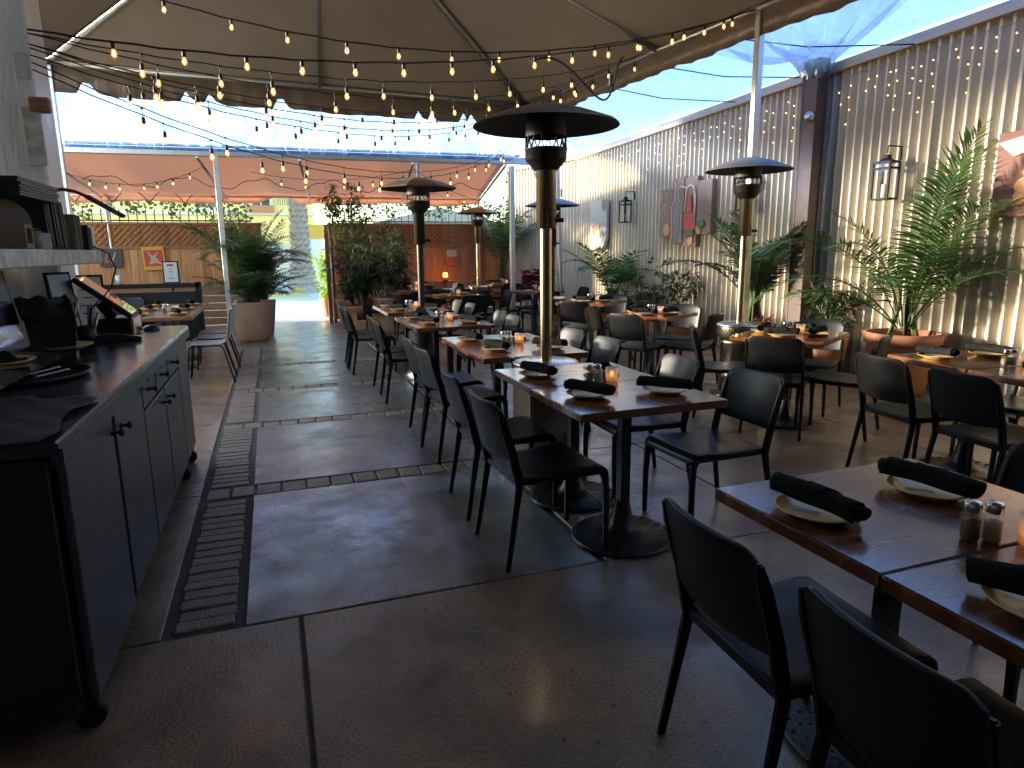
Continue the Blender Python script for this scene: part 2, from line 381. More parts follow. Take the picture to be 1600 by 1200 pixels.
M['bar_end'] = mat('bar_end_panel', (.018, .009, .006), .5, col2=(.03, .015, .01), scale=3, stretch=(8, 8, 1))
M['bar_top'] = mat('bar_top', (.035, .032, .034), .17, col2=(.06, .055, .058), scale=5, bump=.03, bscale=4, rvar=.06)
M['black_cloth'] = mat('black_cloth', (.012, .011, .012), .75, bump=.3, bscale=60)
M['shelf_paint'] = mat('crackled_shelf_paint', (.34, .32, .24), .5, col2=(.76, .77, .70), scale=5, stretch=(1, 4, 2), contrast=.35, bump=.4, bscale=16)
M['old_wood'] = mat('old_wood', (.16, .10, .055), .7, col2=(.24, .16, .09), scale=4, stretch=(1, 9, 1))
M['paper'] = mat('paper', (.62, .62, .60), .7)
M['paper_grey'] = mat('grey_print', (.30, .31, .32), .6)
M['menu_olive'] = mat('olive_board', (.13, .12, .075), .6)
M['menu_black'] = mat('menu_leatherette', (.012, .011, .011), .5, bump=.1, bscale=120)
M['maroon'] = mat('maroon_board', (.035, .014, .012), .5)
M['screen'] = mat('glossy_screen', (.03, .032, .036), .06, coat=1.0, coatr=.03)
M['pos_shell'] = mat('terminal_shell', (.014, .014, .015), .35)
M['bucket'] = mat('brown_bucket', (.026, .018, .015), .3)
M['blue_pen'] = mat('blue_pen', (.08, .14, .30), .35)
M['white_plastic'] = mat('white_plastic', (.6, .6, .58), .4)
M['glass'] = glass_mat('clear_glass')
M['frost'] = glass_mat('frosted_glass', (.95, .92, .88), .07, .45, (.85, .8, .74))
M['salt'] = mat('salt', (.8, .70, .50), .9)
M['pepper'] = mat('pepper', (.14, .10, .055), .9, col2=(.30, .22, .12), scale=160)
M['flame'] = mat('led_flame', (1, .5, .1), .5, emit=(1, .36, .04), estr=.5)
M['wax'] = mat('warm_wax', (.8, .55, .3), .6, emit=(1, .42, .12), estr=.05)
M['bulb_on'] = lamp_glass('lit_bulb_glass', (1, .46, .12), .22, .7)
M['filament'] = mat('filament', (1, .6, .25), .5, emit=(1, .60, .22), estr=1.6)
M['bulb_off'] = glass_mat('unlit_bulb_glass', (.85, .85, .85), .15, .55, (.8, .8, .8))
M['led'] = mat('fairy_led', (1, .8, .4), .5, emit=(1, .58, .12), estr=1.0)
M['cord'] = mat('black_cord', (.01, .01, .01), .55)
M['green_wire'] = mat('clear_wire', (.25, .22, .16), .5)
M['yellow_stucco'] = mat('yellow_stucco', (.92, .68, .24), .85, col2=(.93, .73, .30), scale=2)
M['yellow_trim'] = mat('pale_trim', (.7, .62, .42), .8)
M['cream_stucco'] = mat('cream_stucco', (.62, .56, .42), .85, col2=(.5, .46, .36), scale=1)
M['window_dark'] = mat('window_glass', (.06, .07, .08), .1)
M['door_white'] = mat('garage_door', (.6, .62, .65), .5)
M['trunk'] = mat('palm_trunk', (.24, .19, .15), .9, col2=(.34, .28, .22), scale=10, bump=.5, bscale=18)
M['rock'] = mat('rock', (.25, .22, .19), .9, col2=(.33, .3, .27), scale=3, bump=.5, bscale=8)
M['iron'] = mat('iron_bars', (.03, .03, .035), .5)
M['shell_grey'] = mat('pale_shell_seat', (.33, .32, .31), .33, col2=(.38, .37, .36), scale=3)
M['canvas_brown'] = mat('canvas_brown', (.20, .135, .10), .75, col2=(.26, .18, .14), scale=6, stretch=(1, 1, .4))
M['canvas_red'] = mat('canvas_red', (.40, .06, .045), .7, col2=(.58, .09, .07), scale=7)
M['canvas_orange'] = mat('canvas_orange', (.55, .25, .10), .7, col2=(.62, .33, .15), scale=9)
M['canvas_green'] = mat('canvas_green', (.08, .14, .05), .7)
M['canvas_line'] = mat('canvas_line', (.60, .42, .32), .7)
M['canvas_grey'] = mat('canvas_grey', (.20, .19, .18), .7)
M['canvas_white'] = mat('canvas_white', (.40, .37, .32), .75, col2=(.46, .43, .38), scale=5)
M['canvas_dark'] = mat('canvas_dark', (.05, .05, .055), .6)
M['canvas_pink'] = mat('canvas_pink', (.20, .085, .06), .7, col2=(.13, .055, .04), scale=2)
M['canvas_yellow'] = mat('canvas_yellow', (.62, .36, .07), .7)
M['ink'] = mat('print_ink', (.06, .06, .06), .6)
M['silver'] = mat('cutlery', (.72, .72, .73), .32, .35)
M['booth'] = mat('booth_vinyl', (.007, .007, .008), .5, spec=.3)
# ================================================================== SETTING
S = 'structure'
def structure(mb, name, mats, **k):
    return tag(mb.build(name, mats, **k), kind=S)

structure(MB().box((0.5, 5.6, -.06), (16, 18.6, .10)), 'floor', M['mortar'])          # mortar bed under the paving, top at -1 cm
structure(MB().box((0, 80, -.075), (240, 131.2, .12)), 'road', M['road'])
structure(MB().box((0, -40, -.1), (240, 71, .12)), 'ground', M['road'])

def slab(mb, x0, x1, y0, y1, g=.005):
    mb.box(((x0 + x1) / 2, (y0 + y1) / 2, -.008), (x1 - x0 - 2 * g, y1 - y0 - 2 * g, .016 + rnd.uniform(-.001, .001)))
bands = [(4.16, 4.36), (5.86, 6.04), (7.42, 7.60), (9.1, 9.27)]
aisle = MB(); ys = [2.62] + [v for b in bands for v in b] + [10.9]
for i in range(0, len(ys), 2): slab(aisle, -.205, 1.37, ys[i], ys[i + 1])
structure(aisle, 'concrete_slab', M['concrete'], bevel=.004)
front = MB()
slab(front, -4.4, .01, -3.6, 2.62, .007); slab(front, .01, 6.4, -3.6, 2.62, .007)
structure(front, 'concrete_apron', M['concrete_brown'], bevel=.005)
side = MB(); cuts = [2.62, 4.26, 5.95, 7.5, 9.18, 10.9]
for i in range(5):
    slab(side, -4.4, -.50, cuts[i], cuts[i + 1])
    slab(side, 1.40, 2.50, cuts[i], cuts[i + 1]); slab(side, 2.50, 4.4, cuts[i], cuts[i + 1]); slab(side, 4.4, 6.6, cuts[i], cuts[i + 1])
structure(side, 'side_slab', M['concrete_brown'], bevel=.004)
far = MB()
for y0, y1 in ((10.9, 12.1), (12.1, 13.4), (13.4, 14.9)):
    for x0, x1 in ((-4.4, -2.2), (-2.2, -.02), (-.02, 1.37), (1.37, 2.9), (2.9, 4.8), (4.8, 6.6)): slab(far, x0, x1, y0, y1)
structure(far, 'patio_slab', M['concrete_far'], bevel=.004)
br = MB(); y = 2.66
while y < 10.8:
    inb = [b for b in bands if b[0] - .05 < y < b[1] + .02]
    if not inb:
        br.box((-.352 + rnd.uniform(-.006, .006), y + .037, -.013 + rnd.uniform(-.003, .003)), (.222 + rnd.uniform(-.008, .008), .077, .026), rz=rnd.uniform(-.025, .025))
    y += .0865
for b0, b1 in bands:
    x = -.47
    while x < 1.36:
        w = rnd.uniform(.125, .15)
        br.box((x + w / 2, (b0 + b1) / 2 + rnd.uniform(-.006, .006), -.013 + rnd.uniform(-.003, .002)), (w, (b1 - b0) * .88, .026), rz=rnd.uniform(-.03, .03))
        x += w + .014
structure(br, 'brick_strip', M['brick'], bevel=.006)

# ---------------------------------------------------------------- corrugated wall along the right side
def corrugated(mb, a, b, z0, ztop, pitch=.118, amp=.034):
    a = Vector(a); b = Vector(b); d = (b - a); L = d.length; d.normalize(); n = Vector((-d.y, d.x))
    k = 6; nseg = int(L / pitch * k)
    prof = [-1, -1, -.2, 1, 1, -.2]
    cols = []
    for i in range(nseg + 1):
        s = L * i / nseg; off = amp * prof[i % k]
        p = a + d * s + n * off
        cols.append((p.x, p.y, ztop(s / L)))
    vs = []
    for x, y, zt in cols: vs += [(x, y, z0), (x, y, zt)]
    mb.add(vs, [(2 * i, 2 * i + 2, 2 * i + 3, 2 * i + 1) for i in range(nseg)], 0, False)
W = thing('corrugated_wall', 'long tan corrugated metal wall with pale capping down the right side', 'wall', (0, 0, 0))
mb = MB(); corrugated(mb, (6.38, -3.6), (6.36, 13.4), 0, lambda s: 3.62 - .26 * s)
solidify(mb.build('sheeting', M['wall_metal'], W), .004)
mb = MB(); mb.bar((6.33, -3.6, 3.62), (6.32, 13.4, 3.36), .10, .09); mb.bar((6.345, -3.6, 3.68), (6.335, 13.4, 3.42), .07, .03)
mb.build('capping', M['wall_cap'], W, bevel=.006)
W2 = thing('corrugated_wall', 'short cream corrugated wall turning in behind the far heater at the corner', 'wall', (0, 0, 0))
mb = MB(); corrugated(mb, (6.36, 13.4), (5.35, 15.35), 0, lambda s: 3.36 - .1 * s, .09, .018)
solidify(mb.build('sheeting', M['wall_metal'], W2), .004)
MB().bar((6.33, 13.42, 3.37), (5.33, 15.33, 3.27), .09, .07).build('capping', M['wall_cap'], W2)

# ---------------------------------------------------------------- unseen building shell added behind the camera to block light, and left side walls
B = thing('light_block_shell', 'unseen building shell added behind camera and bar to block light', 'building', (0, 0, 0))
MB().box((1.0, -3.7, 2.0), (11, .15, 4)).build('wall', M['plaster_dark'], B)
MB().box((-2.1, .75, 2.0), (.2, 8.75, 4)).build('wall', M['plaster'], B)
MB().box((1.35, -.1, 4.06), (7.1, 7.1, .1)).build('ceiling', M['fabric'], B)
P = thing('plaster_pillar', 'tall white scuffed plaster pillar at the end of the bar shelf', 'pillar', (0, 0, 0))
mb = MB(); mb.box((-1.47, 5.2, 2.0), (.42, .36, 4.0)); mb.build('shaft', M['plaster'], P, bevel=.015)
mb = MB(); mb.box((-1.29, 5.0, 2.16), (.1, .03, .34)); mb.build('patch', M['shelf_paint'], P, bevel=.004)
G = tag(MB().box((-1.30, 5.005, 2.56), (.085, .03, .14)).box((-1.285, 4.985, 2.52), (.03, .015, .05)).build('junction_box', M['white_plastic'], bevel=.004),
        'small pale junction box screwed high on the plaster pillar', 'electrical box')
G = tag(MB().box((-1.24, 5.0, 2.34), (.11, .05, .09)).build('flood_light', M['post_wood'], bevel=.01),
        'small brown box fixture on the pillar under the gathered string light ends', 'fixture')
LW = thing('side_wall', 'unseen low patio side wall at the left, height set to hold back sun', 'wall', (0, 0, 0))
MB().box((-4.45, 10.2, .80), (.15, 10.2, 1.6)).build('panel', M['cream_stucco'], LW)  # out of view; height shaped to keep the low sun off the floor
MB().box((-4.45, 10.2, 2.9), (.09, 10.2, .09)).build('rail', M['galv'], LW)

# ---------------------------------------------------------------- frame tent
FL = Vector((-2.39, 10.12, 3.75)); FR = Vector((4.09, 10.72, 3.75)); NR = Vector((5.02, 4.25, 3.80)); NL = Vector((-1.6, 3.5, 3.80))
AP = Vector((.71, 7.6, 5.25))
T = thing('frame_tent', 'big grey brown hip roofed frame tent over the dining floor', 'tent', (0, 0, 0))
cor = [FL, FR, NR, NL]
mb = MB()
for i in range(4):
    a, b = cor[i], cor[(i + 1) % 4]
    def fn(u, v, a=a, b=b):
        e = a.lerp(b, u); p = e.lerp(AP, v)
        sagg = .10 * math.sin(math.pi * u) * (1 - v) * v * 2.2 + .015 * math.sin(u * 23) * (1 - v) * v
        seam = .5 - abs(u - .5)
        return (p.x, p.y, p.z + .045 - sagg * (1 if .02 < u < .98 else 0))
    mb.grid(fn, 28, 10)
mb.build('canopy_fabric', M['fabric'], T)
# clear window flaps set into the far roof face
for (u, v) in ((.50, .66), (.60, .70), (.36, .74)):
    e = FL.lerp(FR, u).lerp(AP, v)
    q = MB(); ex = (FR - FL).normalized(); ey = (AP - FL.lerp(FR, .5)).normalized(); nn = ex.cross(ey).normalized()
    pts = [e + ex * sx * .16 + ey * sy * .22 - nn * .06 * 1 for sx, sy in ((-1, -1), (1, -1), (1, 1), (-1, 1))]
    pts = [p_ + Vector((0, 0, -.03)) for p_ in pts]
    q.add(pts, [(0, 1, 2, 3)]); solidify(q.build('fabric_flap', M['valance'], T), .004)
for c in cor: MB().tube([c, AP], .034, 10).build('rafter', M['galv'], T)
for i in range(4): MB().tube([cor[i].lerp(cor[(i + 1) % 4], .5), AP], .03, 10).build('rafter', M['galv'], T)
for i in range(4): MB().tube([cor[i], cor[(i + 1) % 4]], .03, 10).build('eave_pole', M['galv'], T)
def valance(a, b, h, n, jag, seed):
    r = random.Random(seed); vs = []; out = (b - a).cross(Vector((0, 0, 1))).normalized()
    jj = 0
    for i in range(n + 1):
        t = i / n; p = a.lerp(b, t)
        if r.random() < .14: jj = jag
        else: jj *= .25
        w = .012 * math.sin(i * 1.7) + .012 * math.sin(i * .61)
        vs += [(p.x, p.y, p.z + .05), (p.x + out.x * w, p.y + out.y * w, p.z - h * .5),
               (p.x + out.x * (w * 1.8), p.y + out.y * w * 1.8, p.z - h + jj + .008 * math.sin(i * .35))]
    m = MB(); m.add(vs, [(3 * i + k, 3 * i + 3 + k, 3 * i + 4 + k, 3 * i + 1 + k) for i in range(n) for k in (0, 1)], 0, True)
    return m
solidify(valance(FL, FR, .34, 90, .13, 3).build('valance', M['valance'], T), .003)
solidify(valance(FR, NR, .27, 80, .01, 5).build('valance', M['valance'], T), .003)
MB().box((4.79, 5.95, 1.88), (.075, .075, 3.76)).build('post', M['galv'], T, bevel=.006)
MB().box((-2.36, 10.1, 1.86), (.07, .07, 3.72)).build('post', M['galv'], T, bevel=.006)

# clear vinyl rain sheets between tent and surroundings
def sheet(name, label, rows, m, sag=.05, nu=40, nv=8, thick=.002):
    mb = MB(); A, Bp = rows
    def lerp_path(P_, u):
        seg = u * (len(P_) - 1); i = min(int(seg), len(P_) - 2); return Vector(P_[i]).lerp(Vector(P_[i + 1]), seg - i)
    def fn(u, v):
        p = lerp_path(A, u).lerp(lerp_path(Bp, u), v)
        w = math.sin(math.pi * v)
        p.z += -sag * w * (.6 + .4 * math.sin(u * 19)) + .012 * math.sin(u * 90 + v * 6) * w + .012 * math.sin(u * 41 - v * 9) * w
        p.y += .01 * math.sin(u * 55 + 3 * v) * w
        return p
    mb.grid(fn, nu, nv)
    return tag(mb.build(name, m), label, 'plastic sheet', 'clear vinyl rain sheets')
e3 = Vector((0, 0, .03))
BL, BR = Vector((-4.2, 11.5, 2.92)), Vector((5.0, 11.55, 3.0))
sheet('vinyl_sheet', 'wide clear vinyl sheet hung between the far tent eave and the grey steel beam',
      ([FL + e3, FR + e3], [(-2.6, 11.47, 2.95), (4.1, 11.47, 2.99)]), M['vinyl'], .06, 60, 8)
sheet('vinyl_sheet', 'long clear vinyl sheet sloping from the right tent eave to the corrugated wall top',
      ([Vector((5.6, -3.4, 3.85)), Vector((5.35, 2, 3.83)), NR + e3, FR.lerp(NR, .66) + e3, FR.lerp(NR, .33) + e3, FR + e3],
       [(6.36, -3.4, 3.74), (6.36, 2, 3.66), (6.36, 4.6, 3.62), (6.36, 7.4, 3.56), (6.36, 10.5, 3.51), (6.34, 13.2, 3.46)]), M['vinyl_side'], .10, 110, 10)
sheet('vinyl_sheet', 'small clear vinyl corner sheet between the far steel beam and the corrugated wall corner',
      ([FR + e3, FR + e3], [(4.1, 11.47, 2.99), (6.34, 13.2, 3.46)]), M['vinyl'], .04, 16, 6)
sheet('vinyl_sheet', 'clear vinyl sheet at the left between the tent eave and the patio side wall',
      ([NL + e3, FL + e3, FL + e3], [(-4.4, 5.3, 2.93), (-4.4, 10.5, 2.93), (-2.6, 11.47, 2.95)]), M['vinyl_milky'], .06, 50, 8)
sheet('vinyl_sheet', 'upright milky vinyl curtain added out of view at the left to scatter sunlight',
      ([(-4.45, 5.2, 2.9), (-4.45, 15.2, 2.9)], [(-4.45, 5.2, 1.6), (-4.45, 15.2, 1.6)]), M['vinyl_milky'], .0, 60, 6)  # unseen curtain, added as a broad soft light source from the left
sheet('vinyl_sheet', 'unseen vinyl skylight sheet added to light the foreground tables beside the building ceiling',
      ([(4.92, -3.4, 4.1), (4.92, 3.45, 4.1)], [(5.6, -3.4, 3.87), (5.03, 4.2, 3.84)]), M['vinyl_sky'], .1, 30, 8)  # out of view, added to let sky light onto the foreground

# ---------------------------------------------------------------- grey steel beam with its posts
F = thing('steel_beam', 'grey box steel beam on slim posts across the far end of the tent', 'beam', (0, 0, 0))
mb = MB(); mb.bar(BL, BR, .09, .115); mb.build('crossbar', M['galv'], F, bevel=.006)
MB().tube([(-4.2, 11.55, 3.02), (4.3, 11.58, 3.09)], .022, 8).build('top_pipe', M['galv'], F)
for (x, w, lean) in ((-.66, .075, 0), (2.46, .07, .0), (4.13, .085, 0), (5.0, .07, .12)):
    MB().bar((x, 11.5, 2.9), (x + lean, 11.5, 0), w, w).build('post', M['galv'], F, bevel=.006)
MB().tube([(4.5, 11.5, 2.93), (5.02, 11.5, 1.9)], .02, 8).build('brace', M['galv'], F)

# ---------------------------------------------------------------- orange awning beyond the beam
A = thing('orange_awning', 'salmon orange fabric awning over the far patio beyond the steel beam', 'awning', (0, 0, 0))
def awn(u, v):
    x = -4.3 + 8.4 * u + .55 * u * v; y = 11.72 + 3.4 * v
    z = 2.98 - .36 * v - .05 * math.sin(math.pi * ((u * 4) % 1)) * (.4 + .6 * v) + .02 * u
    return (x, y, z)
mb = MB(); mb.grid(awn, 64, 12); solidify(mb.build('fabric', M['orange_fabric'], A), .003)
mb = MB(); vs = []
for i in range(121):
    u = i / 120; x, y, z = awn(u, 1.0); arch = .12 if .47 < u < .565 else 0
    arch = .13 * math.sin(math.pi * (u - .47) / .095) if .47 < u < .565 else 0
    vs += [(x, y, z), (x, y + .01 * math.sin(i), z - .13 + arch * .9 - .03 * abs(math.sin(u * math.pi * 5)))]
mb.add(vs, [(2 * i, 2 * i + 2, 2 * i + 3, 2 * i + 1) for i in range(120)], 0, True); solidify(mb.build('valance', M['orange_fabric'], A), .003)
MB().tube([(-4.3, 15.13, 2.57), (4.65, 15.13, 2.6)], .022, 8).build('edge_pole', M['galv'], A)
for u in (.15, .40, .58, .80, 1.0):
    p0 = Vector(awn(u, .0)) - Vector((0, 0, .06)); p1 = Vector(awn(u, 1)) - Vector((0, 0, .05))
    MB().tube([p0, p1], .025, 8).build('rafter', M['galv'], A)
for x in (-2.9, 1.75, 4.63): MB().tube([(x, 15.2, 0), (x, 15.18, 2.6)], .03, 8).build('leg', M['galv'], A)

# ---------------------------------------------------------------- wooden fences left and right of the gateway
def fence(name, label, x0, x1, y, board, rail):
    f = thing(name, label, 'fence', (0, 0, 0))
    mb = MB(); x = x0; k = math.floor(x0 / .145)
    while x < x1 - .02:
        xe = min((math.floor(x / .145 + 1e-6) + 1) * .145, x1)
        mb.box(((x + xe) / 2, y + rnd.uniform(-.004, .004), 1.16), (xe - x - .003, .022, .80)); x = xe
    mb.build('boards', board, f)
    mb = MB(); s = .118; n = int((x1 - x0) / s) + 5
    z0, z1 = 1.58, 2.02; h = z1 - z0
    for i in range(-4, n):
        xa = x0 + i * s
        for dirn, yy in ((1, y - .006), (-1, y + .008)):
            a = [xa, z0] if dirn == 1 else [xa + h, z0]; b = [xa + h, z1] if dirn == 1 else [xa, z1]
            # clip to fence run
            def clip(p, q):
                for t_ in (p, q): pass
                (xa_, za_), (xb_, zb_) = p, q
                if xa_ > xb_: (xa_, za_), (xb_, zb_) = (xb_, zb_), (xa_, za_)
                if xb_ < x0 or xa_ > x1: return None
                if xa_ < x0: za_ += (zb_ - za_) * (x0 - xa_) / (xb_ - xa_); xa_ = x0
                if xb_ > x1: zb_ = za_ + (zb_ - za_) * (x1 - xa_) / (xb_ - xa_); xb_ = x1
                return (xa_, za_), (xb_, zb_)
            c = clip(a, b)
            if c and abs(c[0][0] - c[1][0]) > .03:
                mb.bar((c[0][0], yy, c[0][1]), (c[1][0], yy, c[1][1]), .012, .042, up=(0, 1, 0))
    mb.build('lattice', M['lattice'] if 'left' not in label else M['lattice'], f)
    MB().box(((x0 + x1) / 2, y + .03, 1.40), (x1 - x0, .012, 1.26)).build('backing', board, f)
    mb = MB(); mb.box(((x0 + x1) / 2, y - .012, 1.57), (x1 - x0, .05, .06)); mb.box(((x0 + x1) / 2, y - .012, 2.04), (x1 - x0, .06, .05))
    mb.build('rail', M['post_wood'], f, bevel=.004)
    px = x0 + .9
    while px < x1: MB().box((px, y + .06, 1.0), (.09, .09, 2.0)).build('post', M['post_wood'], f); px += 1.55
    mb = MB()
    for k in range(5): mb.box(((x0 + x1) / 2, y - .30, .08 + .15 * k), (x1 - x0, .03, .144))
    mb.box(((x0 + x1) / 2, y - .17, .765), (x1 - x0, .31, .035))
    mb.build('ledge', rail, f, bevel=.003)
    return f
fence('wooden_fence', 'honey brown wooden fence with lattice top hung with small pictures at the left', -4.35, -.12, 15.2, M['fence_wood'], M['fence_rail'])
fence('wooden_fence', 'reddish wooden fence darkened by painted shade, lattice top, behind the far right tables', 1.22, 5.4, 15.2, M['fence_shaded_red'], M['fence_shaded_red'])
GP = thing('gate_post', 'paired weathered wooden gate posts at the right of the street opening', 'post', (0, 0, 0))
MB().box((1.12, 14.3, 1.0), (.085, .09, 2.0)).build('front_post', M['post_wood'], GP, bevel=.005)
MB().box((1.215, 14.45, .98), (.06, .09, 1.96)).build('rear_post', M['rust_steel'], GP, bevel=.004)
MB().tube([(1.19, 14.22, .1), (1.17, 14.22, 1.98)], .016, 8).build('pipe', M['galv'], GP)
# iron bars behind the fences
def ironwork(label, x0, x1):
    f = thing('iron_fence', label, 'fence', (0, 0, 0))
    mb = MB(); x = x0
    while x < x1:
        mb.box((x, 15.75, 1.15), (.018, .018, 2.3)); mb.lathe([(.018, 0), (.02, .02), (.001, .08)], (x, 15.75, 2.29), 6); x += .16
    mb.build('bars', M['iron'], f)
    MB().box(((x0 + x1) / 2, 15.75, 2.12), (x1 - x0, .03, .03)).build('rail', M['iron'], f)
ironwork('black iron pickets showing over the left wooden fence', -4.4, -.3)
ironwork('black iron pickets showing over the right wooden fence', 1.5, 5.4)

# ---------------------------------------------------------------- column at the wall
RS_ = [o for o in bpy.data.objects if o.name.startswith('vinyl_sheet') and 'long clear' in o['label']][0]
for (t1, w1, y1) in ((.27, .02, 9.4), (.44, .02, 8.0), (.62, .02, 6.6)):
    a_ = FR.lerp(NR, t1) + Vector((0, 0, -.04)); b_ = Vector((6.33, y1 - 1.2, 3.44))
    MB().tube([a_, a_.lerp(b_, .5) - Vector((0, 0, .075)), b_], .007, 5).build('tie_cord', M['cord'], RS_)
C = thing('steel_column', 'dark rusty steel column standing against the corrugated wall', 'column', (0, 0, 0))
mb = MB(); mb.box((6.16, 6.55, 1.78), (.03, .26, 3.56)); mb.box((6.10, 6.45, 1.78), (.16, .03, 3.56)); mb.box((6.10, 6.66, 1.78), (.16, .03, 3.56)); mb.box((6.04, 6.56, 1.78), (.03, .2, 3.56))
mb.build('shaft', M['rust_steel'], C, bevel=.004)
mb = MB(); mb.grid(lambda u, v: (6.08 + (.13 + .20 * v * v + .02 * math.sin(u * 50)) * math.cos(u * 6.283), 6.55 + (.15 + .22 * v * v + .02 * math.sin(u * 37)) * math.sin(u * 6.283), 3.36 + .30 * v + .03 * math.sin(u * 44)), 60, 6)
mb.build('plastic_wrap', glass_mat('crumpled_wrap', (.9, .92, .95), .15, .6, (.8, .8, .8)), C)
def gath(u, v):
    a_ = FR.lerp(NR, .56 + .5 * u) + Vector((0, 0, -.02)); an = math.pi * (.25 + 1.2 * u); b_ = Vector((6.08 - .14 * math.sin(an), 6.55 + .16 * math.cos(an), 3.58))
    q = a_.lerp(b_, v); w_ = math.sin(math.pi * v)
    q.z += (-.12 + .05 * math.sin(u * 34) + .03 * math.sin(u * 71 + v * 5)) * w_; return q
mb = MB(); mb.grid(gath, 70, 12)
tag(mb.build('plastic_gather', glass_mat('gathered_plastic', (.9, .93, .98), .14, .34, (.9, .92, .95))), 'crumpled clear plastic gathered from the tent eave to the top of the rusty column', 'plastic sheet')
mb = MB(); mb.lathe([(.001, 0), (.05, .01), (.06, .06), (.03, .11), (.001, .12)], (0, 0, 0), 12, M=Matrix.Rotation(D2R(110), 4, 'Y'))
G = mb.build('spot_lamp', M['galv'], loc=(5.96, 6.5, 2.95)); tag(G, 'small dusty round spot lamp clamped to the rusty column', 'lamp')

# ---------------------------------------------------------------- street beyond the gateway
Y = thing('yellow_building', 'bright yellow stucco building across the street', 'building', (0, 0, 0))
mb = MB(); mb.box((-6.8, 33.2, 2.62), (17.4, 6, 5.24)); mb.build('wall', M['yellow_stucco'], Y)
MB().box((-6.8, 30.12, 3.05), (17.5, .14, .16)).build('ledge', M['yellow_trim'], Y)
MB().box((-2.5, 30.1, .9), (8.0, .12, 1.8)).build('plinth', M['cream_stucco'], Y)
def win(x, z, w, h, rail=True):
    f = MB()
    for dx in (-1, 1): f.box((x + dx * w / 2, 30.14, z), (.14, .12, h + .14))
    for dz in (-1, 1): f.box((x, 30.14, z + dz * h / 2), (w - .14, .12, .14))
    f.box((x, 30.16, z), (.06, .06, h)); f.box((x, 30.165, z + .2), (w - .1, .05, .06))
    o = f.build('window', M['yellow_trim'], Y)
    MB().box((x, 30.19, z), (w - .1, .03, h - .1)).build('pane', M['window_dark'], o)
win(-.15, 3.66, .8, .95); win(-2.2, 3.66, .8, .95); win(-4.6, 4.15, .9, 1.3); win(-6.9, 4.15, .9, 1.3); win(-9.3, 4.15, .9, 1.3)
MB().box((-.15, 30.0, 3.22), (1.0, .2, .26)).build('balcony', mat('flower_box', (.5, .2, .09), .7), Y)
d = MB().box((1.62, 30.10, 1.25), (1.1, .1, 1.5)).build('garage_door', M['door_white'], Y)
MB().box((1.62, 30.09, 2.3), (1.3, .12, .6)).build('lintel', mat('ochre_band', (.6, .33, .05), .8), Y)
mb = MB()
for k in range(16): mb.box((.5 + k * .09, 29.9, 3.62), (.02, .02, .5))
mb.box((1.2, 29.9, 3.86), (1.45, .03, .03)); mb.build('railing', M['iron'], Y)
K = thing('pale_building', 'pale overexposed house seen over the right wooden fence', 'building', (0, 0, 0))
MB().box((9.0, 40, 1.35), (9, 6, 2.7)).build('wall', M['cream_stucco'], K)
MB().prism([(-4.8, 0), (4.8, 0), (0, 1.1)], -3.2, 3.2, M=Matrix.Translation((9, 40, 2.7)) @ Matrix.Rotation(D2R(90), 4, 'X')).build('roof', M['rock'], K)
CB = tag(MB().prism([(0, 0), (.35, 0), (.33, .16), (.04, .16)], -1.9, 1.5, M=Matrix.Translation((.1, 26.2, -.015)) @ Matrix(((0, 0, 1, 0), (1, 0, 0, 0), (0, 1, 0, 0), (0, 0, 0, 1)))).build('painted_curb', M['yellow_paint'], bevel=.02),
         'yellow painted curb stop on the street in front of the palm trunk', 'curb')
tag(MB().box((-.3, 24.3, -.013), (3.0, 1.7, .006)).build('road_marking', M['yellow_paint']), kind=S)
# street palm: rough trunk going up out of view
PT = thing('palm_tree', 'thick rough palm trunk on the street beyond the gateway', 'tree', (1.15, 27.0, 0))
mb = MB()
prof = []
for i in range(41):
    z = i * .105; r = .30 + .42 * math.exp(-z / .7) + (.035 if i % 2 else -.02)
    prof.append((r, z))
mb.lathe(prof, (0, 0, 0), 18, smooth=False)
for i in range(240):
    a = i * 2.399; z = .5 + i * .0155; r = .30 + .42 * math.exp(-z / .7)
    c = Vector((math.cos(a) * r, math.sin(a) * r, z)); o = Vector((math.cos(a), math.sin(a), 0)); t_ = Vector((-math.sin(a), math.cos(a), 0))
    mb.add([c - t_ * .08, c + t_ * .08, c + o * .10 + Vector((0, 0, .17))], [(0, 1, 2)])
mb.build('trunk', M['trunk'], PT)
cr = MB(); r_ = random.Random(4)
for i in range(26):
    a = i * 2.4; el = r_.uniform(-.2, 1.0); pts = []
    for k in range(8):
        t = k / 7; pts.append(Vector((math.cos(a) * t * 1.5 * math.cos(el), math.sin(a) * t * 1.5 * math.cos(el), 4.25 + math.sin(el) * t * 1.0 - .45 * t * t)))
    for k in range(7):
        p, q = pts[k], pts[k + 1]; s = Vector((-math.sin(a), math.cos(a), 0)) * (.22 * (1 - (k / 7) ** 2) + .03)
        cr.add([p, p + s - Vector((0, 0, .2)), q], [(0, 1, 2)]); cr.add([p, p - s - Vector((0, 0, .2)), q], [(0, 1, 2)])
cr.build('crown', M['palm_dark'], PT)
for i, (x, y, s, lab) in enumerate(((.35, 25.9, .34, 'low brown boulder at the left foot of the street palm'), (2.0, 25.9, .42, 'pointed brown boulder at the right foot of the street palm'), (1.3, 25.6, .26, 'small flat stone before the street palm trunk'))):
    mb = MB(); r_ = random.Random(30 + i)
    mb.lathe([(s * 1.1, -.05), (s * r_.uniform(.9, 1.1), s * .3), (s * r_.uniform(.5, .7), s * .75), (s * .15, s * 1.05), (.001, s * 1.1)], (0, 0, 0), 9, smooth=False)
    tag(mb.build('boulder', M['rock'], loc=(x, y, 0), rz=r_.uniform(0, 6)), lab, 'rock', 'boulders round the street palm')
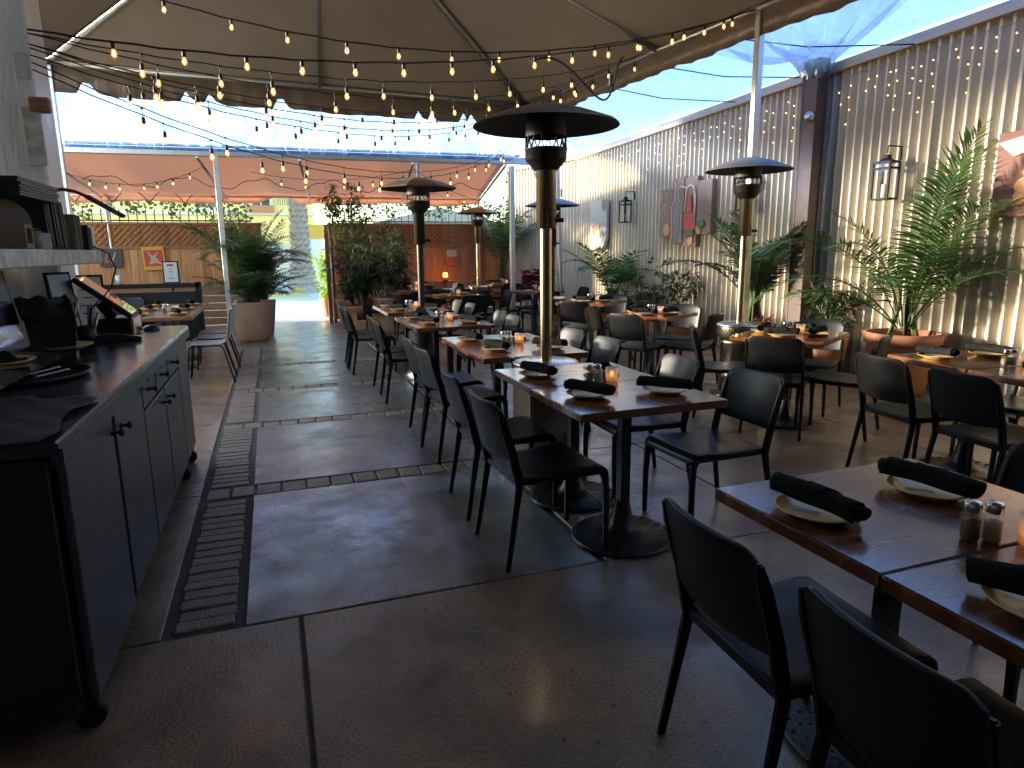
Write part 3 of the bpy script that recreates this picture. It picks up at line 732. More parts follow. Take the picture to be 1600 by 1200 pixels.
# ================================================================== FURNITURE
def make_chair(label):
    t = thing('dining_chair', label, 'chair')
    # seat shell with a rolled front edge
    prof = [(-.205, .440), (-.12, .432), (0, .434), (.12, .444), (.185, .450), (.222, .444), (.246, .424), (.255, .395)]
    def fn(u, v):
        x, z = prof[int(round(u * (len(prof) - 1)))]
        w = .208 + .012 * min(1, max(0, (x + .2) / .3))
        y = (v - .5) * 2 * w
        return (x, y, z - .012 * (1 - (2 * v - 1) ** 2) * (1 if x < .2 else .2))
    mb = MB(); mb.grid(fn, len(prof) - 1, 8)
    o = mb.build('seat', M['black_plastic'], t); solidify(o, .014, -1)
    m = o.modifiers.new('round', 'BEVEL'); m.width = .004; m.segments = 2; m.limit_method = 'ANGLE'
    # back panel: gently dished, rounded top corners
    H0, H1, hw = .525, .792, .205
    def bx(z): return -.215 - .085 * (z - .44) / .35
    def back(u, v):
        y = (u - .5) * 2 * hw
        zt = H1 - .0
        c = .055; ay = abs(y)
        if ay > hw - c: zt = H1 - c + math.sqrt(max(0, c * c - (ay - hw + c) ** 2))
        zb = H0 - .012 * (1 - (y / hw) ** 2)
        z = zb + (zt - zb) * v
        return (bx(z) - .034 * (1 - (y / hw) ** 2), y, z)
    mb = MB()
    us = [0, .01, .03, .06, .1, .14, .22, .32, .42, .5, .58, .68, .78, .86, .9, .94, .97, .99, 1]
    nv = 6
    vs = [back(u, j / nv) for u in us for j in range(nv + 1)]
    mb.add(vs, [(i * (nv + 1) + j, (i + 1) * (nv + 1) + j, (i + 1) * (nv + 1) + j + 1, i * (nv + 1) + j + 1) for i in range(len(us) - 1) for j in range(nv)], 0, True)
    o = mb.build('backrest', M['black_plastic'], t); solidify(o, .016, 0)
    m = o.modifiers.new('round', 'BEVEL'); m.width = .004; m.segments = 2; m.limit_method = 'ANGLE'
    for s in (-1, 1):                                   # rear legs run up into the back posts
        mb = MB(); pts = [(-.272, s * .222, 0, .024, .020), (-.235, s * .214, .22, .028, .022), (-.205, s * .207, .40, .034, .024), (-.214, s * .206, .46, .042, .024), (-.236, s * .206, .56, .040, .022), (bx(.70), s * .206, .70, .036, .022), (bx(.765) - .004, s * .205, .765, .018, .018)]
        vs = []
        for x, y, z, a, b in pts: vs += [(x - a / 2, y - b / 2, z), (x + a / 2, y - b / 2, z), (x + a / 2, y + b / 2, z), (x - a / 2, y + b / 2, z)]
        fs = [(3, 2, 1, 0), tuple(len(vs) - 4 + k for k in range(4))]
        for i in range(len(pts) - 1):
            for k in range(4): fs.append((4 * i + k, 4 * i + (k + 1) % 4, 4 * i + 4 + (k + 1) % 4, 4 * i + 4 + k))
        mb.add(vs, fs); mb.build('leg', M['black_plastic'], t, bevel=.005, bseg=2)
        mb = MB(); pts = [(.243, s * .212, 0, .024, .022), (.246, s * .206, .25, .028, .026), (.240, s * .20, .385, .034, .03), (.215, s * .195, .418, .04, .03), (.15, s * .192, .424, .03, .024)]
        vs = []
        for i, (x, y, z, a, b) in enumerate(pts):
            dx, dz = (1, 0) if i < 3 else ((.8, .6) if i == 3 else (0, 1))
            vs += [(x - dx * a / 2, y - b / 2, z - dz * a / 2), (x + dx * a / 2, y - b / 2, z + dz * a / 2), (x + dx * a / 2, y + b / 2, z + dz * a / 2), (x - dx * a / 2, y + b / 2, z - dz * a / 2)]
        fs = [(3, 2, 1, 0), tuple(len(vs) - 4 + k for k in range(4))]
        for i in range(len(pts) - 1):
            for k in range(4): fs.append((4 * i + k, 4 * i + (k + 1) % 4, 4 * i + 4 + (k + 1) % 4, 4 * i + 4 + k))
        mb.add(vs, fs); mb.build('leg', M['black_plastic'], t, bevel=.005, bseg=2)
    mb = MB(); mb.bar((-.205, -.2, .412), (-.205, .2, .412), .02, .03)
    for s in (-1, 1): mb.bar((-.2, s * .196, .412), (.2, s * .193, .412), .018, .026)
    mb.build('seat_frame', M['black_plastic'], t)
    return t

CH = None
def chair(x, y, deg, label, group):
    global CH
    if CH is None:
        CH = make_chair(label); c = CH
    else:
        c = copy_tree(CH); c['label'] = label
    c['group'] = group; c.location = (x, y, 0); c.rotation_euler = (0, 0, D2R(deg))
    return c

def make_table(w, d, label):
    t = thing('dining_table', label, 'table')
    mb = MB(); mb.box((0, 0, .731), (w, d, .038)); mb.build('tabletop', M['table_wood'], t, bevel=.005, bseg=2)
    mb = MB(); mb.box((0, 0, .028 + .34), (.052, .052, .62), rz=0)
    mb.lathe([(.26, .004), (.262, .014), (.25, .021), (.15, .026), (.10, .04), (.066, .075), (.046, .14), (.036, .20)], (0, 0, 0), 28)
    mb.lathe([(.001, .0035), (.26, .004)], (0, 0, 0), 28)
    for ring, n in ((.235, 26), (.205, 22), (.175, 19), (.145, 15)):
        for k in range(n):
            a = 2 * math.pi * (k + ring * 10) / n; mb.lathe([(.009, 0), (.007, .005), (.001, .007)], (ring * math.cos(a), ring * math.sin(a), .0215), 5)
    mb.build('pedestal', M['cast_iron'], t)
    mb = MB(); mb.box((0, 0, .704), (.42, .05, .014)); mb.box((0, 0, .703), (.05, .42, .012)); mb.build('bracket', M['cast_iron'], t)
    return t
TBL = {}
def table(x, y, deg, w, d, label, group):
    k = (w, d)
    if k not in TBL: TBL[k] = make_table(w, d, label); c = TBL[k]
    else: c = copy_tree(TBL[k]); c['label'] = label
    c['group'] = group; c.location = (x, y, 0); c.rotation_euler = (0, 0, D2R(deg))
    return c

# ------- table ware
PL = None
def plate(x, y, z, label):
    global PL
    if PL is None:
        mb = MB(); mb.lathe([(.001, .004), (.06, .004), (.064, .003), (.07, .0), (.072, .004), (.10, .018), (.108, .021), (.109, .0235), (.106, .024), (.085, .0155), (.07, .0095), (.001, .009)], (0, 0, 0), 32)
        PL = mb.build('side_plate', M['plate']); c = PL
    else: c = PL.copy(); COL.objects.link(c)
    c.location = (x, y, z); tag(c, label, 'plate', 'side plates on the tables'); return c
NP = []
def make_roll(seed):
    r = random.Random(seed); mb = MB(); turns = 2.6; n = 46; L = .25; R0, R1 = .008, .032
    def fn(u, v):
        a = turns * 2 * math.pi * u; rr = R0 + (R1 - R0) * u
        s = (v - .5) * L
        wob = 1 + .06 * math.sin(v * 9 + seed) + .05 * math.sin(a * 1.3 + seed)
        end = abs(v - .5) * 2
        s += .012 * math.sin(a * .5 + seed) * (end ** 4)
        sag = -.003 * end * end
        return (s, rr * math.cos(a) * wob * 1.12, R1 * .92 + rr * math.sin(a) * wob * .92 + sag)
    mb.grid(fn, n, 14)
    # loose corner flap wrapped round the middle
    mb.grid(lambda u, v: (-.03 + .12 * (v - .3) * (1 - u) + .035 * u, (R1 + .0015) * math.cos(.2 + u * 2.5) * 1.13, R1 * .92 + (R1 + .0015) * math.sin(.2 + u * 2.5) * .96 - .003), 8, 5)
    o = mb.build('napkin_roll', M['napkin'], None); solidify(o, .0025, 0)
    kn = MB(); kn.box((.0, -.045, -.004), (.07, .016, .003), rz=.6); kn.build('cutlery', M['silver'], o)
    return o
def napkin(x, y, z, deg, label):
    k = rnd.randrange(3)
    while len(NP) <= k: NP.append(None)
    if NP[k] is None: NP[k] = make_roll(k * 1.7 + 1); c = NP[k]
    else: c = copy_tree(NP[k])
    c.location = (x, y, z); c.rotation_euler = (0, D2R(rnd.uniform(-3, 3)), D2R(deg)); tag(c, label, 'napkin roll', 'black napkin rolls on the plates'); return c
SH = {}
def shaker(x, y, z, kind, label):
    if kind not in SH:
        o = MB(); w = .021
        pr = [(w * 1.0, 0), (w * 1.05, .01), (w * 1.05, .055), (w * .95, .066), (.016, .076)]
        vs = []; 
        for r, zz in pr:
            for k in range(8):
                a = math.pi / 4 * k + math.pi / 8; q = r / math.cos(math.pi / 8) * (1.16 if zz < .06 else 1.05)
                vs.append((q * math.cos(a), q * math.sin(a), zz))
        fs = [tuple(reversed(range(8)))] + [(i * 8 + k, i * 8 + (k + 1) % 8, i * 8 + 8 + (k + 1) % 8, i * 8 + 8 + k) for i in range(4) for k in range(8)]
        o.add(vs, fs)
        t = thing('salt_shaker' if kind == 'salt' else 'pepper_shaker', label, 'shaker')
        o.build('jar', M['glass'], t)
        MB().lathe([(.001, .002), (w * .95, .003), (w * .98, .05), (.001, .056)], (0, 0, .001), 8).build('filling', M['salt' if kind == 'salt' else 'pepper'], t)
        MB().lathe([(.0175, .073), (.019, .076), (.019, .092), (.016, .098), (.001, .100)], (0, 0, 0), 16).build('lid', M['steel'], t)
        SH[kind] = t; c = t
    else: c = copy_tree(SH[kind])
    c.location = (x, y, z); tag(c, label, 'shaker', 'salt and pepper shakers'); return c
CD = None
def candle(x, y, z, label):
    global CD
    if CD is None:
        CD = thing('votive_candle', label, 'candle')
        MB().lathe([(.001, .002), (.029, .002), (.033, .004), (.036, .078), (.034, .078), (.031, .008), (.001, .007)], (0, 0, 0), 20).build('cup', M['frost'], CD)
        MB().lathe([(.001, .008), (.028, .008), (.028, .030), (.001, .031)], (0, 0, 0), 16).build('wax', M['wax'], CD)
        MB().lathe([(.001, .031), (.010, .036), (.012, .044), (.006, .058), (.001, .066)], (0, 0, 0), 10).build('flame', M['flame'], CD)
        c = CD
    else: c = copy_tree(CD)
    c.location = (x, y, z); tag(c, label, 'candle', 'glowing votive candles'); return c

TOP = .751
def setting(x, y, deg, where, flat=False):
    plate(x, y, TOP, 'tan side plate ' + where)
    napkin(x + rnd.uniform(-.008, .008), y + rnd.uniform(-.008, .008), TOP + .021, deg + rnd.uniform(-9, 9), 'black napkin roll ' + where)
def condiments(x, y, where, deg=0, cx=.075):
    a = D2R(deg); c, s = math.cos(a), math.sin(a)
    f = lambda u, v: (x + c * u - s * v, y + s * u + c * v)
    p = f(-.047, 0); shaker(p[0], p[1], TOP, 'pepper', 'glass pepper shaker ' + where)
    p = f(0, .004); shaker(p[0], p[1], TOP, 'salt', 'glass salt shaker ' + where)
    p = f(cx, -.008); candle(p[0], p[1], TOP, 'glowing votive candle ' + where)

GA = 'chairs along the aisle row of tables'; GT = 'tables of the aisle row'
rows = [ # name, x, y near table, y far table, left chairs, right chairs
    ('the first aisle table pair', 1.60, 2.83, 3.435, [(1.185, 2.90, 2), (1.195, 3.52, -2)], [(2.135, 2.88, 182), (2.06, 3.50, 178)]),
    ('the second aisle table pair', 1.665, 4.435, 5.04, [(1.255, 4.56, 3), (1.275, 5.15, 0)], [(2.07, 4.48, 180), (2.08, 5.10, 183)]),
    ('the third aisle table pair', 1.615, 6.355, 6.96, [(1.24, 6.54, -2), (1.25, 7.03, 1)], [(2.02, 6.45, 180), (2.08, 7.02, 180)]),
    ('the fourth aisle table pair', 1.625, 8.05, 8.655, [(1.115, 8.25, 0), (1.11, 8.74, -3)], [(2.07, 8.2, 180), (2.08, 8.85, 180)])]
for nm, tx, y0, y1, lc, rc in rows:
    table(tx, y0, rnd.uniform(-.8, .8), .77, .6, 'dark wood table, nearer half of ' + nm, GT)
    table(tx + .003, y1, rnd.uniform(-.8, .8), .77, .6, 'dark wood table, farther half of ' + nm, GT)
    for (x, y, a), w in zip(lc, ('nearer', 'farther')): chair(x, y, a, f'black chair on the aisle side, {w} one at {nm}', GA)
    for (x, y, a), w in zip(rc, ('nearer', 'farther')): chair(x, y, a, f'black chair on the wall side, {w} one at {nm}', GA)
    setting(tx - .195, y0 + .01, -68, 'at the near aisle corner of ' + nm)
    setting(tx + .195, y0 - .05, -58, 'at the near wall corner of ' + nm)
    setting(tx - .225, y1 - .01, -66, 'at the far aisle corner of ' + nm)
    setting(tx + .17, y1 - .02, -112, 'at the far wall corner of ' + nm)
    condiments(tx + .01, (y0 + y1) / 2 + .01, 'on ' + nm, -8)

GF = 'chairs round the foreground table pair'
table(1.595, .70, 0, .79, .58, 'dark wood table at the bottom right corner, nearer half of the foreground pair', GT)
table(1.595, 1.285, 0.5, .79, .58, 'dark wood table in the right foreground, farther half of the foreground pair', GT)
chair(1.275, 1.29, -3, 'large black chair at the aisle side of the foreground table pair, farther of two', GF)
chair(1.265, .76, -4, 'largest black chair with its back to the camera at the bottom edge', GF)
chair(2.10, 1.30, 181, 'black chair at the right edge across the foreground table pair, farther of two', GF)
chair(2.10, .78, 179, 'black chair at the right edge across the foreground table pair, nearer of two', GF)
setting(1.325, 1.30, -72, 'nearest the left edge of the foreground table pair')
setting(1.74, 1.31, -78, 'at the far edge of the foreground table pair')
setting(1.37, .76, -74, 'at the right picture edge on the nearer foreground table')
setting(1.80, .72, -76, 'out on the wall side of the nearer foreground table')
condiments(1.585, 1.02, 'on the foreground table pair', -35, .085)

GR = 'chairs round the right hand table pair'
a8 = -7
table(4.16, 2.93, a8, .77, .6, 'dark wood table at the right edge, farther half of the pair', GT)
table(4.09, 2.33, a8, .77, .6, 'dark wood table at the right edge, nearer half of the pair', GT)
chair(3.80, 3.02, a8, 'black chair seen from behind at the right edge table pair, farther of two', GR)
chair(3.735, 2.45, a8 + 1, 'black chair seen from behind at the right edge table pair, nearer of two', GR)
chair(4.56, 2.90, 173, 'black chair under the right table pair on the wall side, farther of two', GR)
chair(4.50, 2.30, 174, 'black chair under the right table pair on the wall side, nearer of two', GR)
setting(3.94, 3.02, -95, 'at the far left of the right edge table pair')
setting(4.32, 2.96, -80, 'at the far right of the right edge table pair')
setting(3.90, 2.34, -85, 'at the near left of the right edge table pair')
setting(4.25, 2.28, -85, 'at the near right of the right edge table pair')
condiments(4.10, 2.66, 'on the right edge table pair', -15)

GM = 'chairs round the turned square tables'
def square(cx, cy, deg, nm, w=.78, d=.72, ch=(1, 1, 1, 1), offs=((.36, 0), (.36, 0), (.4, 0), (.4, 0)), turn=(0, 0, 0, 0), plates=True):
    table(cx, cy, deg, w, d, 'square dark wood table turned at an angle, ' + nm, 'turned square tables')
    side = ('near left', 'near right', 'far right', 'far left')
    for i in range(4):
        a = D2R(deg + 180 + 90 * i)
        if ch[i]:
            r, sl = offs[i]
            x = cx + math.cos(a) * r - math.sin(a) * sl; y = cy + math.sin(a) * r + math.cos(a) * sl
            chair(x, y, deg + 90 * i + turn[i], f'black chair {side[i]} at the turned table {nm}', GM)
        if plates:
            setting(cx + math.cos(a) * .21, cy + math.sin(a) * .21, deg + 90 * i + 90 + 180 * (i % 2), f'{side[i]} on the turned table {nm}')
    if plates: condiments(cx + .02, cy + .02, 'on the turned table ' + nm, -25)
square(4.0, 4.37, 31, 'before the steel heater', ch=(1, 1, 1, 1), offs=((.28, .03), (.40, 0), (.62, 0), (.52, .0)), turn=(6, 0, 0, 25))
square(3.94, 6.40, 32, 'in the middle of the floor', offs=((.30, .0), (.42, 0), (.56, 0), (.46, 0)), turn=(-5, 0, 0, 10))
square(4.15, 8.33, 38, 'before the wall palm', offs=((.30, .0), (.44, 0), (.5, 0), (.44, 0)), turn=(5, 0, 0, 0))
GB = 'chairs at the tables near the far fence'
def back_table(cx, cy, deg, nm, spots):
    table(cx, cy, deg, .77, .72, 'dark wood table ' + nm, 'tables near the far fence')
    for i, (dx, dy, a) in enumerate(spots):
        chair(cx + dx, cy + dy, a, f'black chair {("nearest the camera", "behind", "to the left", "to the right")[i]} at the table {nm}', GB)
    setting(cx - .2, cy - .15, 20, 'on the left of the table ' + nm); setting(cx + .2, cy + .12, -20, 'on the right of the table ' + nm)
    condiments(cx + .02, cy, 'on the table ' + nm)
back_table(2.78, 10.65, 8, 'between beam post and bronze heater', ((.08, -.62, 95), (-.1, .65, 270), (-.62, .05, 5), (.66, 0, 178)))
back_table(4.35, 10.95, 10, 'behind the tall brass heater', ((-.15, -.6, 95), (.05, .62, 268), (-.62, .1, 8), (.65, 0, 178)))
back_table(4.7, 13.75, 4, 'at the fence beside the far heater', ((-.1, -.62, 92), (.1, .5, 270), (-.62, .1, 0), (.6, 0, 180)))
back_table(2.75, 13.8, 0, 'at the fence behind a slim post', ((0, -.62, 90), (.1, .5, 270), (-.62, .0, 0), (.62, 0, 180)))
back_table(2.35, 11.95, 5, 'beside the planter shrubs', ((.0, -.6, 92), (-.05, .62, 268), (-.6, 0, 0), (.62, .1, 180)))
lamp = thing('table_lamp', 'small glowing orange lamp on the far ledge at the red fence', 'lamp', (3.72, 14.86, .782))
MB().lathe([(.06, 0), (.06, .02), (.02, .03), (.018, .09)], (0, 0, 0), 12).build('base', M['black_metal'], lamp)
MB().lathe([(.05, .09), (.055, .11), (.045, .18), (.03, .185)], (0, 0, 0), 14).build('shade', mat('amber_shade', (1, .4, .08), .5, emit=(1, .28, .03), estr=1.6), lamp)

# ------- left patio tables with pale shell chairs and the booth
for i, (y, w) in enumerate(((8.66, 'nearest'), (9.42, 'middle'), (10.18, 'farthest'))):
    table(-1.27, y, 0, .80, .75, f'dark wood table beyond the bar counter, {w} of the joined row', 'tables beyond the bar counter')
    setting(-1.47, y + .02, -80, f'on the booth side of the {w} table beyond the bar'); setting(-1.06, y - .03, -70, f'on the aisle side of the {w} table beyond the bar')
condiments(-1.2, 9.05, 'on the table row beyond the bar counter', 10)
def make_shell(label):
    t = thing('shell_chair', label, 'chair')
    prof = [(.21, .425), (.19, .446), (.14, .452), (.0, .444), (-.12, .446), (-.17, .462), (-.195, .51), (-.21, .58), (-.225, .68), (-.24, .80), (-.245, .83)]
    def fn(u, v):
        f = u * (len(prof) - 1); i = min(int(f), len(prof) - 2); k = f - i
        x = prof[i][0] * (1 - k) + prof[i + 1][0] * k; z = prof[i][1] * (1 - k) + prof[i + 1][1] * k
        w = .2 - .03 * math.exp(-((u - .52) / .08) ** 2)
        e = min(u, 1 - u)
        if e < .06: w -= .05 * (1 - math.sqrt(max(0, 1 - ((.06 - e) / .06) ** 2)))
        y = (v - .5) * 2 * w
        return (x - (.03 * (1 - (2 * v - 1) ** 2) if u > .55 else 0), y, z - (.012 * (1 - (2 * v - 1) ** 2) if u < .5 else 0))
    mb = MB(); mb.grid(fn, 30, 8); solidify(mb.build('seat_shell', M['shell_grey'], t), .011, 0)
    for s in (-1, 1):
        MB().tube([(.25, s * .21, 0), (.20, s * .17, .40), (.165, s * .15, .425), (-.10, s * .15, .428)], .009, 8).build('leg', M['black_metal'], t)
        MB().tube([(-.25, s * .21, 0), (-.15, s * .17, .40), (-.11, s * .15, .428)], .009, 8).build('leg', M['black_metal'], t)
    MB().tube([(.16, -.15, .425), (.16, .15, .425)], .008, 6).tube([(-.1, -.15, .428), (-.1, .15, .428)], .008, 6).build('seat_frame', M['black_metal'], t)
    return t
SC = None
for y, a, w in ((8.30, 180, 'nearest'), (8.92, 176, 'middle'), (9.48, 181, 'farthest')):
    lab = f'pale grey shell chair on thin black legs past the bar, {w} of three'
    if SC is None: SC = make_shell(lab); c = SC
    else: c = copy_tree(SC); c['label'] = lab
    c['group'] = 'shell chairs beyond the bar'; c.location = (-.72, y, 0); c.rotation_euler = (0, 0, D2R(a))
bo = thing('booth_bench', 'long black upholstered booth bench along the left patio', 'bench', (-2.2, 9.9, 0))
MB().box((-.05, 0, .24), (.5, 3.6, .46)).build('seat', M['booth'], bo, bevel=.03, bseg=2)
MB().box((-.36, 0, .52), (.14, 3.6, .95)).build('backrest', M['booth'], bo, bevel=.03, bseg=2)
sc_ = thing('booth_screen', 'black framed low screen wall closing the far end of the booth', 'screen', (-2.3, 11.95, 0))
MB().box((0, 0, .45), (2.3, .05, .80)).build('panel', M['booth'], sc_)
mb = MB(); mb.box((0, 0, .95), (2.4, .09, .07)); mb.box((1.18, 0, .5), (.09, .09, 1.0)); mb.box((-1.18, 0, .5), (.09, .09, 1.0)); mb.build('frame', M['black_metal'], sc_, bevel=.005)
for x, lab in ((-2.72, 'black square backed chair against the booth screen, left one'), (-2.1, 'black square backed chair against the booth screen, right one')):
    chair(x, 11.45, 270, lab, 'chairs against the booth screen')
cp = thing('white_cup', 'white takeaway cup standing on the black booth screen', 'cup', (-2.24, 11.95, .985))
MB().lathe([(.001, 0), (.035, 0), (.045, .12), (.043, .12), (.001, .115)], (0, 0, 0), 14).build('body', M['white_plastic'], cp)
MB().lathe([(.048, .115), (.05, .125), (.044, .14), (.001, .142)], (0, 0, 0), 14).build('lid', M['paper'], cp)
ms = thing('menu_stand', 'black framed menu sign on a slim post by the left patio tables', 'sign', (-1.55, 12.4, 0))
MB().tube([(0, 0, 0), (0, 0, .98)], .018, 8).lathe([(.16, 0), (.16, .015), (.03, .03)], (0, 0, 0), 18).build('post', M['black_metal'], ms)
MB().box((0, 0, 1.15), (.24, .025, .36)).build('frame', M['black_metal'], ms, bevel=.003)
MB().box((0, -.015, 1.15), (.20, .006, .32)).build('sheet', M['paper'], ms)
mb = MB(); mb.box((0, -.0195, 1.265), (.10, .003, .035)); mb.build('heading', M['canvas_red'], ms)
mb = MB()
for z, w in ((1.20, .05), (1.155, .07), (1.11, .03), (1.05, .09)): mb.box((0, -.0195, z), (w, .003, .009))
mb.build('print', M['ink'], ms)

# ------- patio heaters
def heater(name, label, x, y, cap, r, cols, base='drum', disc=.74, poly=28, h=.15, rz=0):
    t = thing('patio_heater', label, 'heater', (x, y, 0), rz, 'patio heaters')
    pole, hood, body = cols
    mb = MB(); mb.lathe([(r, cap), (r * .96, cap + .018), (r * .6, cap + .075), (r * .25, cap + .115), (.02, cap + .125), (.001, cap + .135)], (0, 0, 0), poly, smooth=poly > 12)
    mb.build('hood', hood, t)
    mb = MB(); mb.lathe([(r * .985, cap + .002), (r * .58, cap + .068), (.10, cap + .10), (.001, cap + .10)], (0, 0, 0), poly, smooth=poly > 12); mb.build('reflector', M['flat_black'], t)
    mb = MB(); mb.lathe([(.125, cap - .06), (.12, cap + .085)], (0, 0, 0), 24); 
    for k in range(16):
        a = math.pi / 8 * k; mb.bar((.122 * math.cos(a), .122 * math.sin(a), cap - .13), (.122 * math.cos(a + .22), .122 * math.sin(a + .22), cap - .055), .012, .004)
    mb.build('burner_screen', M['flat_black'], t)
    mb = MB(); mb.lathe([(.07, cap - .255), (.12, cap - .20), (.128, cap - .19), (.128, cap - .135), (.134, cap - .13), (.12, cap - .125), (.001, cap - .12)], (0, 0, 0), 24); mb.build('burner_bowl', M['dark_bronze'], t)
    mb = MB(); mb.lathe([(.055, cap - .60), (.062, cap - .595), (.062, cap - .26), (.07, cap - .25)], (0, 0, 0), 20)
    mb.build('control_sleeve', pole, t)
    mb = MB(); mb.tube([(.055, -.03, cap - .55), (.10, -.05, cap - .55)], .014, 8); mb.build('knob', M['black_plastic'], t)
    MB().lathe([(.038, disc), (.038, cap - .56)], (0, 0, 0), 18).build('pole', pole, t)
    if base == 'drum':
        MB().lathe([(.215, disc - .02), (.22, disc - .01), (.22, disc), (.19, disc + .012), (.04, disc + .02)], (0, 0, 0), 28).build('cover_plate', M['steel'], t)
        mb = MB(); mb.lathe([(.20, disc - .02), (.205, disc - .12), (.17, disc - .15)], (0, 0, 0), 28); mb.build('perforated_skirt', body, t)
        mb = MB()
        for k in range(30):
            a = 2 * math.pi * k / 30
            for j in range(3): mb.box((.2045 * math.cos(a + j * .1), .2045 * math.sin(a + j * .1), disc - .05 - j * .022), (.008, .012, .012), rz=a + j * .1)
        mb.build('vent_holes', M['flat_black'], t)  # black blocks painted as the shade in the holes
        mb = MB(); mb.lathe([(.165, .05), (.17, .06), (.172, .2), (.178, .21), (.172, .22), (.172, disc - .19), (.18, disc - .18), (.172, disc - .16)], (0, 0, 0), 28); mb.build('tank_cover', body, t)
        mb = MB(); mb.lathe([(.24, .004), (.245, .03), (.20, .05), (.001, .055)], (0, 0, 0), 28); mb.build('foot', body, t)
    elif base == 'box':
        MB().lathe([(.21, disc - .015), (.215, disc - .008), (.215, disc), (.19, disc + .008), (.04, disc + .014)], (0, 0, 0), 32).build('cover_plate', M['steel'], t)
        MB().box((0, 0, disc / 2), (.34, .34, disc - .05)).build('tank_cabinet', M['tank_tan'], t, bevel=.012, bseg=2)
        MB().box((0, 0, .015), (.38, .38, .03)).build('foot', M['black_metal'], t, bevel=.004)
    else:
        MB().lathe([(.04, .0), (.04, disc + .01)], (0, 0, 0), 16).build('lower_pole', M['dark_bronze'], t)
        MB().lathe([(.06, disc - .02), (.20, disc), (.10, disc + .04), (.042, disc + .10)], (0, 0, 0), 4, smooth=False).build('collar', M['dark_bronze'], t)
        MB().lathe([(.17, .10), (.185, .11), (.17, .16), (.165, .55), (.05, .60)], (0, 0, 0), 24).build('tank_cover', M['dark_bronze'], t)
        MB().lathe([(.22, .0), (.225, .04), (.17, .1)], (0, 0, 0), 24).build('foot', M['steel'], t)
    return t
heater('n', 'tall brass patio heater standing between the two nearest aisle table pairs', 1.635, 3.93, 2.18, .445, (M['brass'], M['bronze'], M['brass']), 'box', .742)
heater('r', 'brushed steel patio heater with drum base before the potted palms on the right', 4.31, 5.40, 2.16, .40, (M['brass'], M['grey_hood'], M['brass']), 'drum', .72)
heater('m', 'dark bronze patio heater with eight sided hood between the third and fourth aisle tables', 1.60, 7.52, 2.12, .44, (M['dark_bronze'], M['bronze'], M['dark_bronze']), 'slim', .74, poly=8, rz=.3)
heater('f', 'small looking brass patio heater in front of the far red fence', 4.0, 13.2, 2.18, .42, (M['brass'], M['bronze'], M['brass']), 'drum', .74)
heater('b', 'patio heater with pale hood half hidden behind the brass heater pole', 4.10, 9.6, 2.10, .42, (M['dark_bronze'], M['grey_hood'], M['bronze']), 'drum', .72)

# ------- bar counter
K = thing('bar_counter', 'dark painted bar counter on casters with drawers along the left', 'counter', (0, 0, 0))
X0, X1, Y0, Y1 = -1.34, -.632, 2.12, 5.16
mb = MB(); mb.box(((X0 + X1) / 2, (Y0 + Y1) / 2, .49), (X1 - X0, Y1 - Y0, .80)); mb.build('carcass', M['bar_end'], K, bevel=.004)
mb = MB(); mb.box(((X0 - .04 - .585) / 2 + 0, (2.06 + 5.24) / 2, .93), (.80, 3.18, .04)); mb.build('countertop', M['bar_top'], K, bevel=.006, bseg=2)
mb = MB(); mb.box((-.592, 3.65, .90), (.03, 3.14, .05)); mb.build('edge_band', M['bar_paint'], K)
fx = -.613
def front(name, y0, y1, z0, z1, knobs, keys=(), x=fx, rz=0):
    mb = MB(); mb.box((x, (y0 + y1) / 2, (z0 + z1) / 2), (.024, y1 - y0 - .012, z1 - z0 - .012), rz=rz)
    o = mb.build(name, M['bar_paint'], K, bevel=.003)
    for (yk, zk) in knobs:
        q = MB(); q.lathe([(.012, 0), (.010, .004), (.0055, .014), (.006, .022), (.014, .030), (.015, .036), (.010, .042), (.001, .043)], (0, 0, 0), 12, M=Matrix.Rotation(D2R(90), 4, 'Y'))
        k = q.build('knob', M['dark_bronze'], o); k.location = (x + .012, yk, zk)
    for (yk, zk) in keys:
        q = MB().lathe([(.012, 0), (.011, .004), (.001, .0045)], (0, 0, 0), 10, M=Matrix.Rotation(D2R(90), 4, 'Y')); k = q.build('keyhole', M['flat_black'], o); k.location = (x + .012, yk, zk)
    return o
front('door', 2.13, 2.74, .10, .875, [(2.70, .81)], x=-.603)
front('door', 2.82, 3.40, .10, .875, [(2.90, .79)])
for y0, y1 in ((3.41, 3.79), (3.80, 4.22), (4.23, 4.66)):
    front('drawer', y0, y1, .735, .875, [((y0 + y1) / 2 - .04, .81)], [((y0 + y1) / 2 - .02, .855)])
front('door', 3.41, 4.03, .10, .73, [(3.95, .66)]); front('door', 4.04, 4.66, .10, .73, [(4.12, .66)])
front('side_panel', 4.67, 5.15, .10, .875, [])
mb = MB(); mb.box((-.618, 2.78, .49), (.012, .07, .80)); mb.build('gap_shade_strip', M['flat_black'], K)  # black strip painted as the shade between the two doors
MB().box((-.98, 2.115, .12), (.68, .03, .07)).build('kick_rail', M['bar_end'], K)
for x, y in ((-.66, 2.17), (-1.25, 2.17), (-.66, 5.0), (-.66, 4.6), (-1.25, 5.0)):
    q = MB(); q.lathe([(.001, -.015), (.04, -.015), (.045, -.008), (.045, .008), (.04, .015), (.001, .015)], (0, 0, 0), 16, M=Matrix.Rotation(D2R(90), 4, 'X')); q.box((0, 0, .05), (.05, .04, .05))
    w = q.build('caster', M['black_metal'], K); w.location = (x + .03, y, .046)
